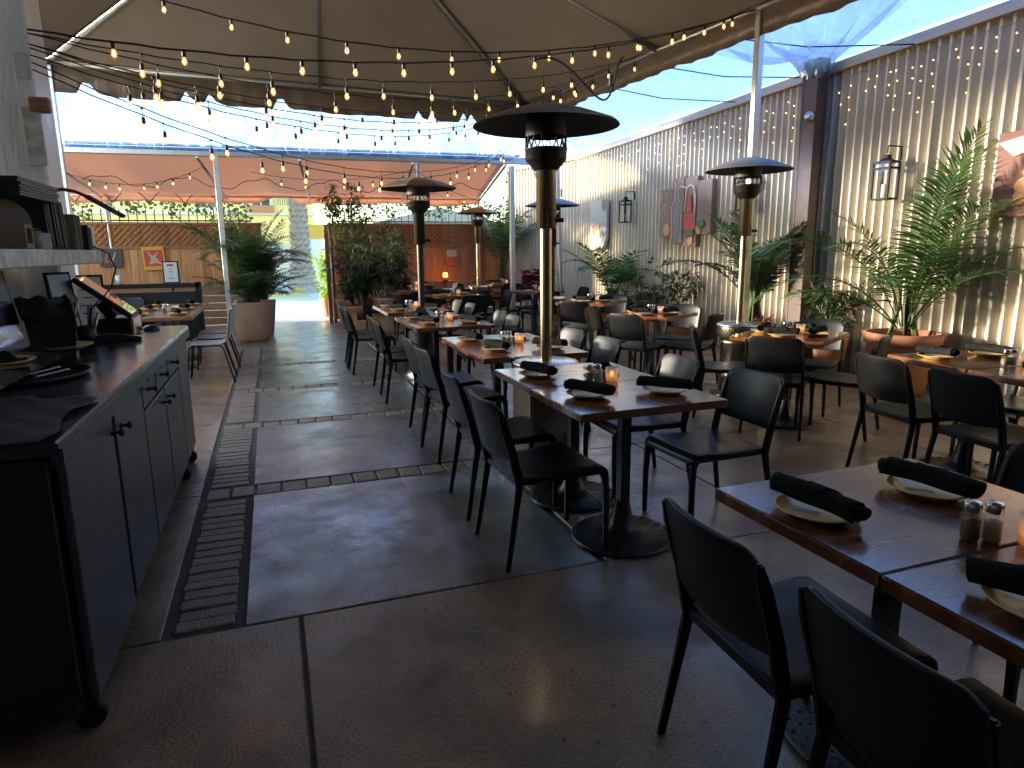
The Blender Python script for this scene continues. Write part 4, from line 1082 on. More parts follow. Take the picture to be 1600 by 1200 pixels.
# shelf above the counter
SHF = thing('wall_shelf', 'thick crackled white painted shelf above the bar counter', 'shelf', (0, 0, 0))
MB().box((-1.22, 3.50, 1.435), (.42, 2.95, .082)).build('board', M['shelf_paint'], SHF, bevel=.006)
MB().box((-1.50, 3.55, 1.18), (.08, 2.85, .44)).build('backboard', M['plaster'], SHF)
sk = thing('steel_ledge', 'rounded stainless steel ledge at the back of the bar counter', 'ledge', (-1.26, 3.30, .955))
mb = MB(); mb.grid(lambda u, v: (-.14 + (.26 if v > .999 else .0) + .19 * math.sin(min(v, 1) * 1.57) - 0, -.75 + 1.5 * u, .02 + .21 * math.cos(v * 1.57)), 2, 8); 
mb.build('cover', M['steel'], sk, None or 0)
MB().box((-.10, 0, .10), (.10, 1.5, .2)).build('body', M['flat_black'], sk)
Z = .952; ZS = 1.478
def small(name, label, cat, mb, m, loc, rz=0, bevel=0.0, parent=None): return tag(mb.build(name, m, parent, bevel=bevel, loc=loc, rz=rz), label, cat)
small('black_cloth', 'black cloth draped over the near end of the bar counter', 'cloth',
      MB().grid(lambda u, v: (-1.2 + .585 * u + .02 * math.sin(v * 9), 2.07 + .62 * v + .05 * math.sin(u * 5), .004 + .006 * (1 + math.sin(u * 21 + v * 5) * math.sin(v * 17)) ), 30, 24), M['black_cloth'], (0, 0, Z))
solidify(bpy.data.objects['black_cloth'], .003, 1)
tr = thing('serving_tray', 'black oval serving tray with cutlery beside the cloth on the bar', 'tray', (-1.02, 3.22, Z), .2)
MB().lathe([(.001, .003), (.24, .003), (.265, .022), (.27, .022), (.255, .0), (.001, .0)], (0, 0, 0), 32).build('dish', M['black_plastic'], tr)
for dx, dy, a in ((.13, -.12, .9), (.10, -.03, 1.0)):
    MB().box((dx, dy, .028), (.15, .012, .003), rz=a).lathe([(.001, 0), (.016, .001), (.014, .004), (.001, .005)], (dx + .075 * math.cos(a), dy + .075 * math.sin(a), .027), 8).build('cutlery', M['silver'], tr)
MB().box((-.05, .0, .03), (.2, .03, .02), rz=.3).build('tongs', M['black_metal'], tr)
def bigplate(x, y, lab):
    small('dinner_plate', lab, 'plate', MB().lathe([(.001, .004), (.085, .004), (.09, .0), (.14, .022), (.143, .026), (.138, .026), (.09, .010), (.001, .009)], (0, 0, 0), 36), M['plate'], (x, y, Z + .03))['group'] = 'dinner plates on the bar'
bigplate(-1.14, 3.42, 'brown dinner plate holding a dark napkin at the left edge of the bar')
small('folded_napkin', 'dark napkin heaped on the dinner plate at the left picture edge', 'napkin', MB().grid(lambda u, v: ((u - .5) * .2, (v - .5) * .16, .05 * math.sin(math.pi * u) * math.sin(math.pi * v) + .008 * math.sin(u * 14 + v * 8)), 14, 12), M['napkin'], (-1.14, 3.42, Z + .042))
bigplate(-1.02, 3.88, 'brown dinner plate near the bucket on the bar')
bk = thing('ice_bucket', 'dark brown square bucket lined with a plastic bag on the bar', 'bucket', (-1.04, 3.84, Z), .3)
MB().prism([(-.085, -.085), (.085, -.085), (.085, .085), (-.085, .085)], 0, .001).add([(-.085, -.085, 0), (.085, -.085, 0), (.085, .085, 0), (-.085, .085, 0), (-.11, -.11, .27), (.11, -.11, .27), (.11, .11, .27), (-.11, .11, .27)], [(0, 1, 5, 4), (1, 2, 6, 5), (2, 3, 7, 6), (3, 0, 4, 7)]).build('tub', M['bucket'], bk)
MB().grid(lambda u, v: ((.112 + .018 * v * math.sin(u * 41)) * (1 if True else 0) * max(-1, min(1, 1.35 * math.cos(u * 6.283))), (.112 + .014 * v * math.sin(u * 37)) * max(-1, min(1, 1.35 * math.sin(u * 6.283))), .20 + .09 * v + .012 * math.sin(u * 50)), 60, 4).build('liner', M['bucket'], bk)
pc = thing('pen_cup', 'black cup crammed with pens and blue wrapped straws beside the bucket', 'pen cup', (-.99, 4.27, Z))
MB().lathe([(.001, 0), (.045, 0), (.05, .11), (.046, .11), (.04, .01)], (0, 0, 0), 16).build('cup', M['black_plastic'], pc)
r_ = random.Random(8)
for k in range(9):
    a = r_.uniform(0, 6.28); q = Vector((.02 * math.cos(a), .02 * math.sin(a), .02)); e = q + Vector((.05 * math.cos(a), .05 * math.sin(a), r_.uniform(.14, .2)))
    MB().tube([q, e], .006, 6).build('pen', (M['blue_pen'], M['white_plastic'], M['black_plastic'], M['steel'])[k % 4], pc)
po = thing('touch_terminal', 'tilted black touchscreen till terminal on a grey box stand on the bar', 'till', (-.93, 4.80, Z), 0)
mb = MB(); mb.box((0, 0, .055), (.20, .26, .11)); mb.build('base', M['pos_shell'], po, bevel=.006)
mb = MB(); mb.box((.104, 0, .055), (.008, .25, .10)); mb.build('front_plate', M['steel'], po, bevel=.002)
RS = Matrix.Rotation(D2R(4), 4, 'Z') @ Matrix.Rotation(D2R(40), 4, 'Y')
mb = MB(); mb.box((-.05, 0, .235), (.37, .33, .03), M=RS); mb.build('screen_housing', M['pos_shell'], po, bevel=.006)
off = RS @ Vector((0, 0, .0175)); mb = MB(); mb.box(Vector((-.05, 0, .235)) + off, (.35, .31, .004), M=RS); sc1 = mb.build('screen', M['screen'], po)
hd = RS @ Vector((.02, .1, .022)); mb = MB(); mb.box(Vector((-.05, 0, .235)) + hd, (.05, .015, .008), M=RS); mb.build('card_slot', M['silver'], po)
MB().tube([(-.03, 0, .1), (-.09, 0, .2)], .03, 8).build('neck', M['pos_shell'], po)
cr_ = thing('card_reader', 'black handheld card reader lying on its dock on the bar edge', 'card reader', (-.86, 4.42, Z), .35)
mb = MB(); mb.prism([(-.12, 0), (.11, 0), (.11, .02), (-.05, .05), (-.12, .045)], -.04, .04, M=Matrix.Rotation(D2R(90), 4, 'X')); mb.build('body', M['pos_shell'], cr_, bevel=.005)
mb = MB(); mb.box((-.085, 0, .05), (.05, .06, .006)); mb.build('display', M['screen'], cr_)
mo = thing('computer_mouse', 'small black mouse near the counter edge by the till', 'mouse', (-.78, 5.0, Z), .4)
MB().lathe([(.05, 0), (.05, .012), (.035, .028), (.001, .034)], (0, 0, 0), 14).build('shell', M['pos_shell'], mo)
MB().tube([(-.04, 0, .01), (-.12, .02, .008), (-.2, -.02, .008)], .003, 5).build('cable', M['cord'], mo)
def board(name, label, x, y, z, w, h, lean, m1, mp, rz=.9, txt=True):
    t = thing(name, label, 'sign', (x, y, z), rz)
    R = Matrix.Rotation(D2R(-lean), 4, 'X')
    mb = MB(); mb.box(R @ Vector((0, 0, h / 2)), (w, .015, h), M=R); mb.build('frame', m1, t, bevel=.002)
    mb = MB(); mb.box(R @ Vector((0, -.0095, h / 2)), (w - .03, .004, h - .03), M=R); mb.build('sheet', mp, t)
    if txt:
        mb = MB()
        for k, ww in enumerate((.5, .3, .6, .4)): mb.box(R @ Vector((0, -.0125, h * (.72 - .15 * k))), (w * ww, .002, .008), M=R)
        mb.build('print', M['ink'], t)
    return t
board('framed_print', 'grey framed print leaning under the shelf beside the steel ledge', -1.22, 3.75, Z + .17, .20, .26, 12, M['old_wood'], M['paper_grey'], 1.0)
board('menu_sign', 'white menu sheet in a black frame standing beyond the shelf end', -1.20, 5.35, Z, .20, .36, 5, M['black_metal'], M['paper'], .25)
board('tilted_sign', 'white edged sign board leaning behind the pen cup under the shelf', -1.15, 4.62, Z, .16, .40, 8, M['black_metal'], M['paper'], .9, False)
# things on the shelf
mb = MB()
for k in range(7): mb.box((rnd.uniform(-.004, .004), rnd.uniform(-.004, .004), .005 + .012 * k), (.24, .60, .009), rz=rnd.uniform(-.02, .02))
small('menu_stack', 'stack of flat black menus lying on top of the upright menus', 'menus', mb, M['menu_black'], (-1.14, 3.92, ZS + .235))
mb = MB()
for k in range(12): mb.box((rnd.uniform(-.006, .006), .028 * k, .125), (.2, .010, .24), M=Matrix.Rotation(D2R(8), 4, 'X'))
small('upright_menus', 'row of black leatherette menus standing upright on the shelf', 'menus', mb, M['menu_black'], (-1.16, 4.12, ZS + .006))
mb = MB()
for k in range(11): mb.box((rnd.uniform(-.004, .004), .017 * k, .10), (.17, .008, .20))
small('menu_boards', 'row of olive backed menu boards standing at the right of the black menus', 'menus', mb, M['menu_olive'], (-1.14, 4.58, ZS))
mb = MB(); mb.lathe([(.17, 0), (.172, .012), (.168, .022)], (0, 0, 0), 28, M=Matrix.Rotation(D2R(90), 4, 'Y')).box((0, 0, 0), (.008, .24, .24))
small('maroon_board', 'dark maroon rounded board leaning behind the wood box on the shelf', 'board', MB().prism([(.16 * math.cos(a * .2618), .12 * math.sin(a * .2618)) for a in range(24)], -.012, .012, M=Matrix.Rotation(D2R(90), 4, 'X')), M['maroon'], (-1.19, 3.86, ZS + .122), 1.0)
wb = thing('wooden_box', 'small slatted wooden box with check slips on the shelf edge', 'box', (-1.09, 3.66, ZS), .1)
mb = MB(); mb.box((0, 0, .012), (.14, .16, .024)); mb.box((0, .07, .06), (.14, .02, .1)); mb.box((0, -.07, .06), (.14, .02, .1)); mb.box((.06, 0, .10), (.02, .12, .02)); mb.build('case', M['old_wood'], wb, bevel=.003)
small('straw_glass', 'clear tumbler of brown stirrers on the shelf beside the wood box', 'glass', MB().lathe([(.001, .002), (.03, .002), (.036, .085), (.034, .085), (.028, .006), (.001, .006)], (0, 0, 0), 16), M['frost'], (-1.07, 3.90, ZS))
mb = MB()
for k in range(14): mb.tube([(r_.uniform(-.018, .018), r_.uniform(-.018, .018), .007), (r_.uniform(-.028, .028), r_.uniform(-.028, .028), .10)], .003, 5)
small('stirrers', 'bunch of brown coffee stirrers in the tumbler on the shelf', 'stirrers', mb, M['old_wood'], (-1.07, 3.90, ZS))
small('card_box', 'little white card box next to the tumbler on the shelf', 'box', MB().box((0, 0, .04), (.06, .05, .08)), M['paper'], (-1.07, 4.05, ZS), .3, .002)
sp = thing('desk_speaker', 'small black speaker with a pale front at the end of the shelf', 'speaker', (-1.10, 4.90, ZS), .2)
MB().prism([(-.07, -.05), (.05, -.05), (.07, .05), (-.06, .05)], 0, .15).build('case', M['pos_shell'], sp, bevel=.006)
MB().box((.066, 0, .08), (.012, .07, .11), rz=-.2).build('front', M['white_plastic'], sp, bevel=.003)
MB().tube([(.06, .0, .02), (.14, .02, -.02), (.17, .03, -.12), (.13, .0, -.24), (.05, -.06, -.32), (-.02, -.02, -.40)], .005, 6).build('cable', M['cord'], sp)
cl = thing('clip_lamp', 'black flexible clip lamp reaching out from the menus over the shelf', 'lamp', (-1.12, 4.46, ZS + .245))
MB().tube([(0, -.03, .03), (.02, .02, .08), (.05, .08, .09), (.09, .14, .085), (.14, .22, .06)], .010, 8).build('gooseneck', M['black_plastic'], cl)
MB().bar((.13, .21, .065), (.27, .46, -.04), .035, .02).build('head', M['black_plastic'], cl, bevel=.004)
mb = MB(); mb.box((0, -.04, .0), (.05, .07, .02)); mb.box((0, -.04, .045), (.05, .07, .02)); mb.box((0, -.07, .02), (.05, .015, .06)); mb.build('clip', M['black_plastic'], cl)
EXPO = 3.45
# ================================================================== PLANTS
def frond(mb, base, az, L, el0, el1, leaf, n=26, mi=0, start=.22, seed=0, rach=.008, vee=.28, wid=.016):
    r = random.Random(seed)
    base = Vector(base); N = 22; pts = [base]; dirs = []
    for k in range(N):
        t = k / (N - 1); el = el0 + (el1 - el0) * t ** 1.35
        d = Vector((math.cos(az) * math.cos(el), math.sin(az) * math.cos(el), math.sin(el))); dirs.append(d)
        pts.append(pts[-1] + d * (L / N))
    mb.tube(pts, [rach * (1 - .8 * i / N) + .0015 for i in range(N + 1)], 4, mi, cap=False)
    side = Vector((-math.sin(az), math.cos(az), 0))
    for i in range(n):
        t = start + (1 - start) * (i + .5) / n
        f = t * N; k = min(int(f), N - 1); p = pts[k].lerp(pts[k + 1], f - k); d = dirs[k]
        up = side.cross(d).normalized() * -1
        if up.z < 0: up = -up
        q = (t - start) / (1 - start)
        ln = leaf * (.35 + .65 * math.sin(math.pi * min(1, .18 + .80 * q)) ** .8) * r.uniform(.88, 1.08)
        if q > .9: ln *= .8
        ang = 1.22 - .68 * q + r.uniform(-.08, .08)
        for s in (-1, 1):
            v = (d * math.cos(ang) + side * s * math.sin(ang) + up * vee * (1 - .4 * q)).normalized()
            w = d.cross(v).normalized(); wv = v.cross(w).normalized()
            ax = (d - v * d.dot(v)).normalized()
            e = p + v * ln + Vector((0, 0, -ln * .30 * r.uniform(.6, 1.5)))
            m = p.lerp(e, .42) + Vector((0, 0, ln * .05)); h = wid * r.uniform(.85, 1.15)
            mb.add([p - ax * h * .35, p + ax * h * .35, m - ax * h, m + ax * h, e], [(0, 1, 3, 2), (2, 3, 4)], mi, False)

def pot(t, r, h, m, rim=True, soil=True):
    prof = [(r * .62, 0), (r * .70, h * .10), (r * .82, h * .45), (r * .92, h * .82)]
    prof += [(r * 1.0, h * .84), (r * 1.02, h * .93), (r * 1.0, h), (r * .90, h), (r * .88, h * .86)] if rim else [(r * .97, h * .97), (r * .97, h), (r * .88, h), (r * .86, h * .9)]
    mb = MB(); mb.lathe([(.001, .002)] + prof, (0, 0, 0), 32)
    if rim: mb.lathe([(r * .885, h * .74), (r * .915, h * .75), (r * .915, h * .77), (r * .90, h * .78)], (0, 0, 0), 32)
    mb.build('pot', m, t)
    if soil: MB().lathe([(r * .87, h * .88), (.001, h * .92)], (0, 0, 0), 24, smooth=False).build('soil', M['soil'], t)

def palm_plant(label, x, y, r, h, potm, fronds, leafm, stems=5, group=None, rim=True, stemh=.5, cat='palm'):
    t = thing('potted_palm', label, cat, (x, y, 0), 0, group)
    pot(t, r, h, potm, rim)
    rr = random.Random(int(x * 100 + y * 10))
    mb = MB()
    for i in range(stems):
        a = rr.uniform(0, 6.28); mb.tube([(.10 * r * math.cos(a) * 4, .10 * r * math.sin(a) * 4, h * .85), (.05 * math.cos(a), .05 * math.sin(a), h + stemh * .6), (.06 * math.cos(a), .06 * math.sin(a), h + stemh)], [.018, .016, .012], 6)
    mb.build('stem', M['stem'], t)
    for i, fr in enumerate(fronds):
        az, L, e0, e1, lf = fr[:5]; z0 = fr[5] if len(fr) > 5 else h + stemh * rr.uniform(.3, .95)
        mb = MB(); b = (.06 * math.cos(az), .06 * math.sin(az), z0)
        frond(mb, b, az, L, e0, e1, lf, n=fr[6] if len(fr) > 6 else 26, seed=i + int(x * 7), wid=fr[7] if len(fr) > 7 else .016)
        mb.build('frond', leafm, t)
    return t
def randfronds(n, L, leaf, seed, e0=(.9, 1.4), e1=(-.6, .2), azr=None):
    r = random.Random(seed); out = []
    for i in range(n):
        az = (i * 2.399 + r.uniform(-.3, .3)) if azr is None else r.uniform(*azr)
        out.append((az, L * r.uniform(.75, 1.1), r.uniform(*e0), r.uniform(*e1), leaf * r.uniform(.85, 1.1)))
    return out

# big palm in front of the wall
R_ = D2R(-20); Lf = D2R(160)   # picture right / picture left seen from the aisle
FR_ = [(R_ + .05, 2.15, 1.52, .75, .50, .70, 49, .0108), (R_ + .5, 1.9, 1.45, .85, .46, .72, 44, .0108), (Lf, 1.85, 1.15, -.5, .50, .70, 44, .0108), (Lf - .35, 1.6, .95, -.9, .44, .66, 38, .0108),
       (R_ - .1, 1.55, 1.0, .25, .46, .70, 41, .0108), (R_ - .7, 1.3, 1.15, .0, .42, .7, 36, .0108), (D2R(-110), 1.6, 1.28, .2, .46, .7, 41, .0108), (D2R(-60), 1.5, 1.38, .4, .45, .7, 40, .0108),
       (Lf + .5, 1.4, 1.25, -.1, .42, .68, 36, .0108), (D2R(110), 1.5, 1.4, .3, .40, .7, 33, .0100), (Lf - .1, 1.15, .75, -.3, .38, .66, 32, .0100), (D2R(-95), 1.85, 1.52, .95, .46, .7, 44, .0108),
       (D2R(-150), 1.2, 1.0, -.3, .40, .68, 32, .0100), (R_ + .2, 1.3, 1.3, .2, .42, .7, 35, .0108), (D2R(-80), 1.2, 1.05, -.2, .42, .66, 35, .0108)]
palm_plant('largest green palm in a wide ribbed terracotta pot against the corrugated wall at the right', 5.84, 4.86, .345, .62, M['terracotta'], FR_, M['palm'], 6, stemh=.42)
# left potted palms by the walkway
palm_plant('bushy dark palm in a tall tan clay pot at the left of the walkway', -.33, 11.95, .37, .66, M['terracotta_tan'], [f_ + (.95, 30, .012) for f_ in randfronds(28, 1.3, .36, 5, (.9, 1.54), (-.6, .9))] + [f_ + (.62, 26, .012) for f_ in randfronds(20, 1.05, .34, 15, (.7, 1.5), (-.5, .7))], M['palm_dark'], 14, rim=False, stemh=.42, group='palms beside the gateway')
palm_plant('second dark palm in a grey brown pot just behind the tall tan pot', -.19, 12.75, .25, .62, M['terracotta_tan'], randfronds(16, 1.0, .32, 9, (.85, 1.5), (-.7, .6)) + [f_ + (.6, 24, .012) for f_ in randfronds(14, .8, .32, 19, (.6, 1.45), (-.7, .5))], M['palm_dark'], 9, rim=False, stemh=.42, group='palms beside the gateway')
# right of the gateway
palm_plant('low spreading palm in a terracotta pot at the head of the aisle tables', 1.75, 12.75, .30, .58, M['terracotta'], randfronds(18, 1.0, .30, 21, (.7, 1.35), (-.6, .3)), M['palm_dark'], 8, group='plants right of the gateway', stemh=.4)
def shrub(label, x, y, r, h, potm, H, spread, nst, nleaf, leaf, leafm, stemm, name='potted_shrub', group=None, droop=.3, z0=.35, seed=1, potted=True, lw=.35, cat='shrub', arch=0.0):
    t = thing(name, label, cat, (x, y, 0), 0, group); rr = random.Random(seed)
    if potted: pot(t, r, h, potm, rim=rr.random() < .6)
    st = MB(); lf = MB()
    for i in range(nst):
        a = i * 2.399 + rr.uniform(-.3, .3); sp = spread * rr.uniform(.3, 1.0); top = H * rr.uniform(.72, 1.02)
        p0 = Vector((.25 * r * math.cos(a), .25 * r * math.sin(a), h * .85 if potted else 0))
        pts = [p0.lerp(Vector((sp * math.cos(a), sp * math.sin(a), top)), k / 6) + Vector((rr.uniform(-.03, .03), rr.uniform(-.03, .03), math.sin(k / 6 * math.pi) * arch)) for k in range(7)]
        st.tube(pts, [.012 * (1 - .7 * k / 6) for k in range(7)], 5)
        for k in range(nleaf):
            f = rr.uniform(z0, 1.0) * 6; q = min(int(f), 5); p = pts[q].lerp(pts[q + 1], f - q)
            la = rr.uniform(0, 6.28); off = Vector((math.cos(la), math.sin(la), rr.uniform(-.2, .5))) * rr.uniform(.02, .16) * (spread / .4)
            st.tube([p, p + off], .003, 3, cap=False)
            for j in range(rr.randint(2, 4)):
                c = p + off * rr.uniform(.5, 1.1); b = la + rr.uniform(-1.2, 1.2); el = rr.uniform(-.9, .5) - droop
                d = Vector((math.cos(b) * math.cos(el), math.sin(b) * math.cos(el), math.sin(el))); s = Vector((-math.sin(b), math.cos(b), 0)); s = (s + d.cross(s) * rr.uniform(-.5, .5)).normalized()
                ln = leaf * rr.uniform(.7, 1.2); w = ln * lw / 2; nrm = d.cross(s)
                lf.add([c, c + d * ln * .45 + s * w - nrm * w * .3, c + d * ln, c + d * ln * .45 - s * w - nrm * w * .3], [(0, 1, 2), (0, 2, 3)])
    st.build('stem', stemm, t); lf.build('foliage', leafm, t)
    return t
GW = 'plants right of the gateway'
shrub('tall airy olive leaved shrub beside the gate posts rising over the fence', 1.42, 13.3, .28, .56, M['terracotta_tan'], 2.75, .55, 9, 60, .13, M['leaf_pale'], M['wood_stem'], seed=4, group=GW, lw=.28, z0=.45)
shrub('dense dark leafy shrub in a terracotta pot behind the last aisle chairs', 1.95, 12.2, .33, .64, M['terracotta_tan'], 1.75, .55, 12, 55, .10, M['leaf'], M['wood_stem'], seed=6, group=GW, lw=.4)
shrub('bushy dark green shrub in a squat pot nearest the walkway edge', 1.42, 12.35, .22, .5, M['terracotta'], 1.25, .42, 10, 46, .10, M['leaf'], M['wood_stem'], seed=8, group=GW, lw=.4)
shrub('slender tall shrub with narrow leaves in front of the red fence', 2.15, 13.9, .24, .5, M['terracotta'], 2.5, .5, 6, 55, .14, M['leaf'], M['wood_stem'], seed=12, group=GW, lw=.22, z0=.4)
PB = tag(MB().box((1.36, 13.1, .19), (.05, 2.2, .38)).box((1.9, 12.02, .13), (1.08, .05, .26)).build('planter_edge', M['lattice'], bevel=.006), 'low timber planter edge running back from the aisle to the gate post', 'planter')
shrub('red poinsettia in a small pot beside the aisle end shrubs', 2.3, 12.95, .14, .55, M['terracotta'], .95, .24, 8, 14, .15, M['red_leaf'], M['stem'], name='poinsettia', cat='poinsettia', seed=14, lw=.6, z0=.7, droop=.2)
# along the corrugated wall
GWL = 'plants along the corrugated wall'
palm_plant('feathery palm beneath the wall lantern at the far end of the corrugated wall', 5.95, 11.1, .28, .5, M['terracotta'], randfronds(14, 1.2, .34, 33, (.95, 1.5), (-.5, .7)), M['palm'], 7, GWL, stemh=.25)
shrub('leafy dark shrub below the four panel picture on the wall', 5.98, 9.05, .26, .5, M['terracotta'], 1.42, .46, 8, 13, .12, M['leaf'], M['wood_stem'], seed=17, group=GWL, lw=.42, droop=.2)
shrub('low dark shrub between the wall palm and the picture', 6.0, 10.0, .22, .45, M['terracotta'], 1.0, .34, 7, 11, .12, M['leaf'], M['wood_stem'], seed=18, group=GWL, lw=.42, droop=.2)
shrub('small leafy shrub at the foot of the wall palm', 5.75, 10.5, .2, .4, M['terracotta'], .8, .3, 7, 11, .11, M['leaf'], M['wood_stem'], seed=28, group=GWL, lw=.42, droop=.2)
t_ = palm_plant('tall reedy bamboo palm behind the steel heater at the wall', 5.75, 6.95, .28, .5, M['terracotta'], [(Lf - .2, 1.3, 1.0, -.35, .40, .75, 26, .02)] + randfronds(17, 1.0, .33, 41, (1.1, 1.5), (-.2, .9)), M['palm_dark'], 16, GWL, stemh=.55)
shrub('thin dark shrub just right of the rusty steel column', 6.08, 6.0, .2, .42, M['terracotta'], 1.1, .33, 7, 20, .13, M['leaf'], M['wood_stem'], seed=19, group=GWL, lw=.36, droop=.1)
shrub('red leaved bromeliad low beside the steel heater', 5.55, 6.6, .18, .42, M['terracotta'], .60, .18, 7, 5, .16, M['red_leaf'], M['stem'], name='bromeliad', cat='bromeliad', seed=22, lw=.25, z0=.6, droop=-.2)
shrub('crimson poinsettia on the small white table below the vine post', 4.75, 11.85, .15, .62, M['white_plastic'], 1.08, .26, 10, 16, .16, M['red_leaf'], M['stem'], name='poinsettia', cat='poinsettia', seed=24, lw=.6, z0=.7, droop=.2)
palm_plant('tall dark areca palm in the far right fence corner', 5.0, 14.55, .3, .6, M['terracotta'], randfronds(17, 1.5, .36, 51, (1.1, 1.5), (-.3, .5)), M['palm_dark'], 9, GWL, stemh=1.1)
# bare twisted vine post
vp = thing('bare_vine', 'bare twisted vine stem climbing to a lantern at the wall corner', 'vine', (5.0, 11.9, 0))
mb = MB()
for ph in (0, 2.1, 4.2): mb.tube([(.035 * math.cos(ph + z * 7), .035 * math.sin(ph + z * 7), z) for z in [k * .06 for k in range(37)]], .013, 6)
mb.build('stem', M['wood_stem'], vp)
# outside greenery at the gateway
shrub('sunlit lime green bush outside the gateway beside the post', 1.42, 17.2, .3, .5, M['terracotta'], 1.75, .38, 12, 34, .2, M['leaf_lime'], M['stem'], name='lime_bush', seed=26, lw=.22, cat='bush', z0=.3)
shrub('low lime green plant in a clay pot outside the gate posts', 1.25, 16.0, .24, .42, M['terracotta'], .75, .3, 9, 16, .16, M['leaf_lime'], M['stem'], name='lime_plant', seed=27, lw=.3, cat='plant')
# ivy hanging over both fences
def ivy(label, x0, x1, seed, dens):
    t = thing('ivy_vine', label, 'vine', (0, 0, 0)); rr = random.Random(seed); st = MB(); lf = MB(); x = x0
    while x < x1:
        H = rr.uniform(.1, .5) * (1 if rr.random() < .7 else 1.25); z = 2.56; px = x; py = 15.45
        n = int(H * 34); pts = []
        for k in range(n + 2):
            pts.append(Vector((px + .05 * math.sin(k * .7 + x * 9), py + rr.uniform(-.04, .04), z - k * .022 - .02)))
        st.tube(pts, .004, 3, cap=False)
        for p in pts:
            for j in range(rr.randint(1, dens)):
                a = rr.uniform(0, 6.28); c = p + Vector((rr.uniform(-.10, .10), rr.uniform(-.06, .06), rr.uniform(-.03, .03))); s = rr.uniform(.022, .05)
                u = Vector((math.cos(a), rr.uniform(-.5, .5), math.sin(a))).normalized(); v = Vector((-math.sin(a), rr.uniform(-.6, .6), math.cos(a))).normalized()
                lf.add([c - u * s, c - v * s * .8 - u * .2 * s, c + u * s * 1.1, c + v * s * .8 - u * .2 * s], [(0, 1, 2, 3)])
        x += rr.uniform(.10, .30)
    wp = [(x0 + (x1 - x0) * k / 60, 15.45, 2.55 + .03 * math.sin(k * .9)) for k in range(61)]; st.tube(wp, .007, 4, cap=False)
    st.build('stem', M['wood_stem'], t); lf.build('foliage', M['leaf'], t)
ivy('dark ivy hanging in the bright gap above the left wooden fence', -4.3, -.35, 3, 2)
ivy('dark ivy hanging in the bright gap above the right wooden fence', 1.3, 5.2, 5, 2)

# ================================================================== WALL DECOR
WX = 6.325
def wallbox(mb, y0, y1, z0, z1, x0, x1, mi=0): mb.box(((x0 + x1) / 2, (y0 + y1) / 2, (z0 + z1) / 2), (abs(x1 - x0), abs(y1 - y0), abs(z1 - z0)), mi=mi)
def stroke(mb, pts, x, w=.03, th=.004):
    for (ya, za), (yb, zb) in zip(pts, pts[1:]): mb.bar((x, ya, za), (x, yb, zb), th, w, up=(1, 0, 0)) if False else mb.bar((x, ya, za), (x, yb, zb), w, th, up=(1, 0, 0))
pa = thing('panel_picture', 'four staggered brown panels painted with a wine bottle and glass', 'picture', (0, 0, 0))
fxp = WX - .085
PN = [(10.02, 9.66, 1.63, 2.40, 0), (9.645, 9.32, 1.53, 2.56, .006), (9.305, 8.97, 1.48, 2.54, .0), (8.955, 8.60, 1.66, 2.46, .006)]
for ya, yb, z0, z1, dx in PN:
    mb = MB(); wallbox(mb, yb, ya, z0, z1, fxp - dx, WX - .012); mb.build('panel', M['canvas_brown'], pa, bevel=.003)
xs = fxp - .012
mb = MB(); mb.prism([(9.60, 1.6), (9.40, 1.6), (9.40, 2.12), (9.47, 2.22), (9.47, 2.46), (9.53, 2.46), (9.53, 2.22), (9.60, 2.12)], 0, .004, M=Matrix(((0, 0, -1, xs), (1, 0, 0, 0), (0, 1, 0, 0), (0, 0, 0, 1)))); mb.build('painted_bottle', M['canvas_grey'], pa)
mb = MB(); stroke(mb, [(9.63, 1.56), (9.63, 2.12), (9.55, 2.24), (9.55, 2.50)], xs - .003, .022); stroke(mb, [(9.37, 1.56), (9.37, 2.12), (9.45, 2.24), (9.45, 2.42), (9.30, 2.40), (9.20, 2.36)], xs - .003, .022)
stroke(mb, [(9.28, 2.02), (9.24, 2.38), (9.12, 2.42), (9.03, 2.36), (9.00, 2.0)], xs - .003, .03); stroke(mb, [(9.0, 1.75), (8.985, 2.2), (9.03, 2.40)], xs - .003, .02); mb.build('painted_outline', M['canvas_line'], pa)
mb = MB(); mb.prism([(9.29, 1.98), (8.99, 1.98), (9.0, 1.78), (9.06, 1.68), (9.22, 1.68), (9.28, 1.78)], 0, .0045, M=Matrix(((0, 0, -1, xs - .004), (1, 0, 0, 0), (0, 1, 0, 0), (0, 0, 0, 1))))
mb.prism([(9.20, 2.26), (9.10, 2.26), (9.08, 2.02), (9.22, 2.02)], 0, .0045, M=Matrix(((0, 0, -1, xs - .004), (1, 0, 0, 0), (0, 1, 0, 0), (0, 0, 0, 1)))); mb.build('painted_wine', M['canvas_red'], pa)
for yy, zz, rr_ in ((9.76, 1.76, .10), (9.1, 1.58, .08), (8.88, 1.74, .07)):
    mb = MB(); mb.prism([(yy + rr_ * math.cos(k * .5236), zz + rr_ * math.sin(k * .5236)) for k in range(12)], 0, .005, M=Matrix(((0, 0, -1, xs - .006), (1, 0, 0, 0), (0, 1, 0, 0), (0, 0, 0, 1))))
    mb.build('painted_fruit', M['canvas_orange'], pa)
mb = MB(); mb.prism([(8.94, 1.86), (8.76, 1.88), (8.72, 1.80), (8.86, 1.73)], 0, .005, M=Matrix(((0, 0, -1, xs - .012), (1, 0, 0, 0), (0, 1, 0, 0), (0, 0, 0, 1))))
mb.prism([(9.25, 1.72), (9.0, 1.74), (8.99, 1.66), (9.16, 1.60)], 0, .005, M=Matrix(((0, 0, -1, xs - .014), (1, 0, 0, 0), (0, 1, 0, 0), (0, 0, 0, 1)))); mb.build('painted_leaf', M['canvas_green'], pa)
mb = MB(); r_ = random.Random(2)
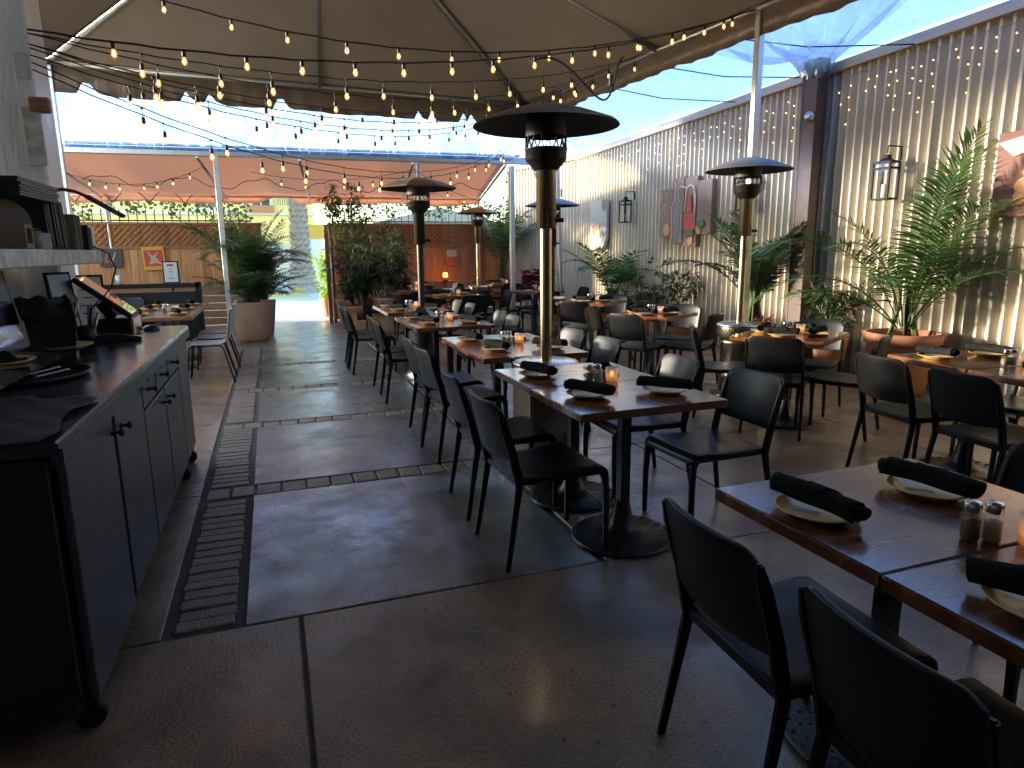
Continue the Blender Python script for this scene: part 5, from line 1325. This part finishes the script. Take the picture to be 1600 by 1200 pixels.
for k in range(30): mb.box((xs + .006, r_.uniform(9.72, 9.95), r_.uniform(1.9, 2.38)), (.005, .012, .03), M=Matrix.Rotation(r_.uniform(0, 3), 4, 'X'))
mb.build('painted_dots', M['canvas_line'], pa)
ba = thing('canvas_print', 'long pale canvas print curling at its lower corner on the far wall', 'picture', (0, 0, 0))
mb = MB(); mb.grid(lambda u, v: (WX - .10 - .16 * max(0, .25 - v) * u * 2, 12.62 - .72 * u, 1.43 + .97 * v + .06 * u * (1 - v)), 10, 12, 0, False); solidify(mb.build('canvas', M['canvas_white'], ba), .05, -1)
mb = MB(); r_ = random.Random(5)
for k in range(16):
    yy, zz = 12.30 + r_.uniform(-.16, .2), 1.72 + r_.uniform(-.12, .22); s = r_.uniform(.03, .06); mb.prism([(yy + s * math.cos(q), zz + s * math.sin(q)) for q in (0, 1.2, 2.3, 3.4, 4.6, 5.5)], 0, .004, M=Matrix(((0, 0, -1, WX - .103 - k * .0004), (1, 0, 0, 0), (0, 1, 0, 0), (0, 0, 0, 1))))
mb.build('painted_food', M['canvas_orange'], ba)
mb = MB(); mb.prism([(12.1, 2.40), (11.92, 2.40), (11.92, 2.24), (12.0, 2.18), (12.1, 2.26)], 0, .004, M=Matrix(((0, 0, -1, WX - .104), (1, 0, 0, 0), (0, 1, 0, 0), (0, 0, 0, 1)))); mb.build('painted_cup', M['canvas_brown'], ba)
po2 = thing('food_poster', 'brown food picture board cut by the right picture edge on the corrugated wall', 'picture', (0, 0, 0))
mb = MB(); wallbox(mb, 3.5, 4.46, 1.70, 2.44, WX - .045, WX - .01); mb.build('board', M['canvas_pink'], po2, bevel=.003)
mb = MB(); r_ = random.Random(6)
for k in range(26):
    yy, zz = 4.08 + r_.uniform(-.35, .12), 1.98 + r_.uniform(-.12, .30); s = r_.uniform(.03, .075); mb.prism([(yy + s * math.cos(q) * r_.uniform(.7, 1.2), zz + s * math.sin(q) * r_.uniform(.7, 1.2)) for q in (0, .8, 1.6, 2.4, 3.2, 4, 4.8, 5.6)], 0, .004, M=Matrix(((0, 0, -1, WX - .046 - .0003 * k), (1, 0, 0, 0), (0, 1, 0, 0), (0, 0, 0, 1))))
mb.build('painted_food', M['canvas_orange'], po2)
mb = MB(); mb.prism([(4.45, 2.35), (4.0, 2.43), (3.6, 2.40), (3.6, 2.28), (4.1, 2.27), (4.3, 2.22)], 0, .004, M=Matrix(((0, 0, -1, WX - .056), (1, 0, 0, 0), (0, 1, 0, 0), (0, 0, 0, 1)))); mb.build('painted_bowl', M['canvas_white'], po2)
LN = None
def lantern(x, y, z, label):
    global LN
    if LN is None:
        t = thing('wall_lantern', label, 'lantern'); wx, wy, h = .065, .10, .38; mb = MB()
        for sx in (-1, 1):
            for sy in (-1, 1): mb.box((sx * wx, sy * wy, h / 2), (.018, .018, h))
        for zz in (.01, h - .06, h): 
            for s in (-1, 1): mb.box((s * wx, 0, zz), (.018, 2 * wy - .018, .018)); mb.box((0, s * wy, zz), (2 * wx - .018, .018, .018))
        mb.box((0, 0, .004), (.13, .20, .01)); mb.lathe([(.09, h + .008), (.05, h + .035), (.04, h + .04), (.04, h + .075), (.001, h + .08)], (0, 0, 0), 4, smooth=False, M=Matrix.Rotation(D2R(45), 4, 'Z'))
        mb.build('frame', M['black_metal'], t)
        MB().lathe([(.015, .008), (.03, .01), (.03, .16), (.001, .165)], (0, 0, 0), 14).build('candle', M['paper'], t)
        g = MB()
        for s in (-1, 1): g.add([(s * wx, -wy, .02), (s * wx, wy, .02), (s * wx, wy, h), (s * wx, -wy, h)], [(0, 1, 2, 3)]); g.add([(-wx, s * wy, .02), (wx, s * wy, .02), (wx, s * wy, h), (-wx, s * wy, h)], [(0, 1, 2, 3)])
        g.build('pane', M['glass'], t)
        mb = MB(); mb.tube([(.001, 0, h + .09), (0, 0, h + .16), (.03, 0, h + .175)], .006, 6); mb.bar((0, 0, h + .165), (.19, 0, h + .165), .012, .012); mb.bar((.185, 0, h + .17), (.185, 0, h + .03), .02, .012); mb.build('hook', M['black_metal'], t)
        LN = t; c = t
    else: c = copy_tree(LN)
    c.location = (x, y, z); tag(c, label, 'lantern', 'black candle lanterns on the wall')
lantern(6.13, 11.0, 1.92, 'black square lantern on the wall above the feathery palm')
lantern(6.13, 5.50, 1.93, 'large looking black lantern partly behind the biggest palm')
lantern(6.13, 7.72, 1.95, 'black lantern half hidden by the steel heater on the corrugated wall')
lantern(5.1, 11.95, 2.02, 'small black lantern at the top of the bare twisted vine')
# pictures on the left fence
def picture(name, label, x, z, w, h, m, shapes, tilt=0, y=15.14):
    t = thing(name, label, 'picture', (x, y, z), 0); t.rotation_euler = (0, D2R(tilt), 0)
    MB().box((0, 0, 0), (w, .03, h)).build('canvas', m, t, bevel=.003)
    for i, (nm, mm, poly) in enumerate(shapes):
        MB().prism([(px * w, pz * h) for px, pz in poly], 0, .004, M=Matrix(((1, 0, 0, 0), (0, 0, -1, -.0155 - .002 * i), (0, 1, 0, 0), (0, 0, 0, 1)))).build(nm, mm, t)
picture('fence_picture', 'dark grey picture with white wine glass strokes on the left fence', -2.92, 1.38, .38, .36, M['canvas_dark'], [('painted_glass', M['canvas_white'], [(.0, -.3), (.06, -.3), (.25, .3), (.18, .3)]), ('painted_glass', M['canvas_grey'], [(-.3, -.1), (-.1, .35), (-.06, .33), (-.2, -.12)]), ('painted_wine', M['canvas_red'], [(-.3, -.3), (-.08, -.3), (-.1, -.12), (-.28, -.1)])], 3)
picture('fence_picture', 'red picture with yellow border and white figure on the left fence', -2.17, 1.36, .40, .46, M['canvas_yellow'], [('painted_ground', M['canvas_red'], [(-.42, -.32), (.42, -.32), (.42, .36), (-.42, .36)]), ('painted_shape', M['canvas_white'], [(-.25, -.25), (.1, -.2), (.34, -.28), (.1, .05), (.25, .3), (-.02, .1), (-.3, .34), (-.12, 0)])], -2)
picture('fence_picture', 'cream picture with a brown sketch on the left fence near the tan pot', -.66, 1.38, .36, .36, M['canvas_white'], [('painted_shape', M['canvas_brown'], [(-.25, -.1), (0, -.3), (.25, -.15), (.2, .1), (0, .02), (-.15, .15)]), ], 0)
picture('fence_picture', 'small faded picture with a red bottle on the right fence', 3.95, 1.30, .30, .38, M['canvas_brown'], [('painted_shape', M['canvas_white'], [(-.4, .05), (.4, .05), (.4, .45), (-.4, .45)]), ('painted_bottle', M['canvas_red'], [(-.25, -.4), (.2, -.4), (.2, 0), (.05, .05), (-.2, .0)])], 0)

# ================================================================== STRING LIGHTS
BODY = {}
def bulb_meshes(pend):
    if pend in BODY: return BODY[pend]
    d = .075 if pend else 0.0
    s = MB(); s.lathe([(.013, 0), (.017, -.012), (.017, -.05), (.013, -.055)], (0, 0, -d), 10); s.lathe([(.012, .006), (.012, -.01)], (0, 0, 0), 8)
    if pend: s.tube([(0, 0, 0), (0, 0, -d)], .0035, 5)
    so = s.build('socket', M['cord'], None)
    b = MB(); b.lathe([(.012, -.05), (.019, -.07), (.0235, -.088), (.021, -.107), (.011, -.120), (.001, -.123)], (0, 0, -d), 12)
    bo_ = b.build('bulb', M['bulb_on'], None)
    f = MB(); f.lathe([(.002, -.062), (.009, -.072), (.010, -.095), (.004, -.106), (.001, -.107)], (0, 0, -d), 8)
    fo = f.build('filament', M['filament'], None)
    BODY[pend] = (so, bo_, fo)
    for o in BODY[pend]: COL.objects.unlink(o)
    return BODY[pend]
OFF = MB().lathe([(.012, -.05), (.019, -.07), (.0235, -.088), (.021, -.107), (.011, -.120), (.001, -.123)], (0, 0, 0), 12).build('bulb', M['bulb_off'], None); COL.objects.unlink(OFF)
def string_light(label, A, B, sag, ts, pend=True, r=.0065, off=()):
    A = Vector(A); B = Vector(B)
    t = thing('string_light', label, 'string light', A, 0, 'string lights under the tent')
    f = lambda s: (B - A) * s - Vector((0, 0, 4 * sag * s * (1 - s)))
    N = 44; r *= .66; MB().tube([f(k / N) + Vector((0, 0, .004 * math.sin(k * 2.1))) for k in range(N + 1)], r, 6).build('cord', M['cord'], t)
    so, bo_, fo = bulb_meshes(pend)
    for i, s in enumerate(ts):
        p = f(s); sw = rnd.uniform(-.06, .06); sc1 = rnd.uniform(.72, .84)
        o = so.copy(); COL.objects.link(o); o.parent = t; o.location = p; o.rotation_euler = (sw, rnd.uniform(-.05, .05), 0); o.scale = (sc1,) * 3
        b = (OFF if i in off else bo_).copy(); COL.objects.link(b); b.parent = o
        if i not in off:
            fl = fo.copy(); COL.objects.link(fl); fl.parent = o
def sp(n, a=.06, b=.97, j=.28): 
    st = (b - a) / n; return [a + st * (i + .5 + rnd.uniform(-j, j)) for i in range(n)]
H = (-1.24, 4.95)
string_light('thick uppermost string with big amber bulbs crossing high under the tent', (-1.9, 6.5, 3.8), (4.77, 5.97, 3.79), .60, sp(14, .02, .98, .05), False, .010, off=(5,))
string_light('thick string with big amber bulbs from the pillar box to the right tent post', (*H, 2.75), (4.77, 6.01, 3.79), .32, sp(15, .04, .98, .04), False, .010)
string_light('pendant bulb string, highest of the fan spreading from the pillar', (*H, 2.73), (4.54, 7.57, 3.77), .30, sp(12))
string_light('pendant bulb string, second highest of the fan spreading from the pillar', (*H, 2.73), (4.44, 8.26, 3.77), .38, sp(12))
string_light('pendant bulb string, third of the fan spreading from the pillar', (*H, 2.67), (4.37, 8.76, 3.77), .43, sp(13))
string_light('pendant bulb string, fourth of the fan spreading from the pillar', (*H, 2.67), (4.26, 9.57, 3.76), .45, sp(13))
string_light('pendant bulb string, fifth of the fan spreading from the pillar', (*H, 2.65), (4.18, 10.12, 3.75), .47, sp(13))
string_light('pendant bulb string ending at the far right tent corner', (*H, 2.61), (4.09, 10.72, 3.70), .44, sp(13))
string_light('pendant bulb string, upper of the two low ones before the steel beam', (*H, 2.57), (4.1, 11.3, 3.25), .55, sp(12))
string_light('pendant bulb string, lower of the two low ones before the steel beam', (*H, 2.53), (4.1, 11.3, 3.20), .575, sp(12))
string_light('short bulb string draped under the left part of the orange awning', (-2.72, 11.65, 2.62), (-.9, 12.4, 2.84), .22, sp(7), False)
string_light('bulb string draped under the middle of the orange awning', (-.2, 12.6, 2.80), (2.5, 11.8, 2.84), .16, sp(5))
string_light('bulb string draped under the right part of the orange awning', (2.5, 11.8, 2.80), (4.9, 15.0, 2.52), .10, sp(5))
string_light('bulb string falling from the beam to the awning edge at the far right', (4.1, 11.6, 2.86), (4.9, 14.6, 2.3), .12, sp(4))
gl = thing('bead_garland', 'dark wavy bead garland looped under the orange awning', 'garland', (0, 0, 0))
MB().tube([(-2.7 + 6.9 * k / 160, 12.6, 2.60 + .085 * math.sin(k * .23) + .02 * math.sin(k * .71)) for k in range(161)], .006, 5).build('cord', M['cord'], gl)
wr = thing('wire_loops', 'thin dark wire looped in arcs along the awning edge at the left', 'wire', (0, 0, 0))
MB().tube([(-4.0 + 3.4 * k / 200, 15.0, 2.42 + .26 * abs(math.sin(k * .085))) for k in range(201)], .008, 4).build('cord', M['cord'], wr)
ex = thing('extension_lead', 'black extension lead with a plug hanging from the thick light string', 'cable', (0, 0, 0))
def bez(P, n=26):
    out = []
    for i in range(n + 1):
        t = i / n; q = [Vector(p) for p in P]
        while len(q) > 1: q = [q[k].lerp(q[k + 1], t) for k in range(len(q) - 1)]
        out.append(q[0])
    return out
MB().tube(bez([(2.2, 5.6, 3.0), (2.6, 5.6, 3.25), (2.9, 5.7, 2.55), (3.05, 5.7, 2.5), (3.0, 5.7, 3.1), (3.15, 5.75, 3.15)]), .009, 6).build('cord', M['cord'], ex)
MB().box((3.0, 5.7, 2.93), (.03, .03, .09)).build('plug', M['cord'], ex, bevel=.004)
# icicle fairy lights on the corrugated wall
ledm = MB().ball((0, 0, 0), .0065, 6, 4).build('led', M['led'], None); COL.objects.unlink(ledm)
def icicles(label, y0, y1, nst, seed, lo, hi):
    r = random.Random(seed); t = thing('fairy_lights', label, 'fairy lights', (WX - .035, 0, 0), 0, 'icicle fairy lights on the wall')
    mb = MB(); N = 40
    zt = lambda y: 3.52 - .0152 * (y + 3.6) - .02
    mb.tube([(0, y0 + (y1 - y0) * k / N, zt(y0 + (y1 - y0) * k / N) - .03 * abs(math.sin(k * .8))) for k in range(N + 1)], .004, 4)
    cnt = 0
    for i in range(nst):
        y = y0 + (y1 - y0) * (i + .5 + r.uniform(-.3, .3)) / nst; Ld = r.uniform(lo, hi); n = max(2, int(Ld / .12)); z = zt(y); yy = y
        pts = [(0, y, z)]
        for k in range(n):
            z -= Ld / n * r.uniform(.8, 1.2); yy = y + r.uniform(-.02, .02); pts.append((r.uniform(-.01, .005), yy, z))
            if cnt < 99:
                o = ledm.copy(); COL.objects.link(o); o.parent = t; o.location = (pts[-1][0] - .008, yy, z); cnt += 1
        mb.tube(pts, .0018, 3, cap=False)
    mb.build('wire', M['green_wire'], t)
icicles('warm icicle fairy lights on the wall right of the steel column', 3.9, 6.4, 17, 1, .15, .6)
icicles('warm icicle fairy lights on the wall between the column and the steel heater', 6.8, 9.0, 13, 2, .2, .55)
icicles('tiny warm icicle fairy lights on the far wall above the lantern', 9.1, 12.6, 16, 3, .2, .55)

# ================================================================== LIGHT, CAMERA
SUN_AZ, SUN_EL = D2R(-62), D2R(7)        # azimuth from +Y, negative to the left
w = bpy.data.worlds.new('World'); sc.world = w; w.use_nodes = True
nt = w.node_tree; bg = nt.nodes['Background']
sky = nt.nodes.new('ShaderNodeTexSky'); sky.sky_type = 'NISHITA'; sky.sun_disc = False
sky.sun_elevation = SUN_EL; sky.sun_rotation = SUN_AZ; sky.air_density = 1.0; sky.dust_density = .15; sky.ozone_density = 2.5
nt.links.new(sky.outputs['Color'], bg.inputs['Color']); bg.inputs['Strength'].default_value = .15
ld = bpy.data.lights.new('sun', 'SUN'); ld.energy = 2.3; ld.angle = D2R(5); ld.color = (1, .90, .76)
lo = bpy.data.objects.new('sun', ld); COL.objects.link(lo)
dirv = Vector((-math.sin(SUN_AZ) * math.cos(SUN_EL), -math.cos(SUN_AZ) * math.cos(SUN_EL), -math.sin(SUN_EL)))
lo.rotation_euler = dirv.to_track_quat('-Z', 'Y').to_euler()
cam = bpy.data.cameras.new('camera'); cam.sensor_fit = 'HORIZONTAL'; cam.sensor_width = 36; cam.lens = 36 * 1039 / 1600
cam.clip_start = .05; cam.clip_end = 400
co = bpy.data.objects.new('camera', cam); COL.objects.link(co); sc.camera = co
yaw, pitch, roll = .34237, .19845, .00989
fw = Vector((math.sin(yaw) * math.cos(pitch), math.cos(yaw) * math.cos(pitch), -math.sin(pitch))); rt = Vector((math.cos(yaw), -math.sin(yaw), 0)); up = rt.cross(fw)
r2 = rt * math.cos(roll) - up * math.sin(roll); u2 = rt * math.sin(roll) + up * math.cos(roll)
co.matrix_world = Matrix(((r2.x, u2.x, -fw.x, 0), (r2.y, u2.y, -fw.y, 0), (r2.z, u2.z, -fw.z, 1.45), (0, 0, 0, 1)))
sc.view_settings.view_transform = 'Standard'; sc.view_settings.look = 'None'; sc.view_settings.exposure = EXPO; sc.view_settings.gamma = 1
sc.view_settings.use_white_balance = True; sc.view_settings.white_balance_temperature = 7000; sc.view_settings.white_balance_tint = 10

sc.cycles.use_denoising = True
try: sc.cycles.denoiser = 'OPENIMAGEDENOISE'
except Exception: pass
sc.cycles.max_bounces = 10; sc.cycles.diffuse_bounces = 5; sc.cycles.glossy_bounces = 4; sc.cycles.transparent_max_bounces = 24; sc.cycles.transmission_bounces = 6
sc.cycles.sample_clamp_indirect = 8; sc.cycles.caustics_reflective = False; sc.cycles.caustics_refractive = False
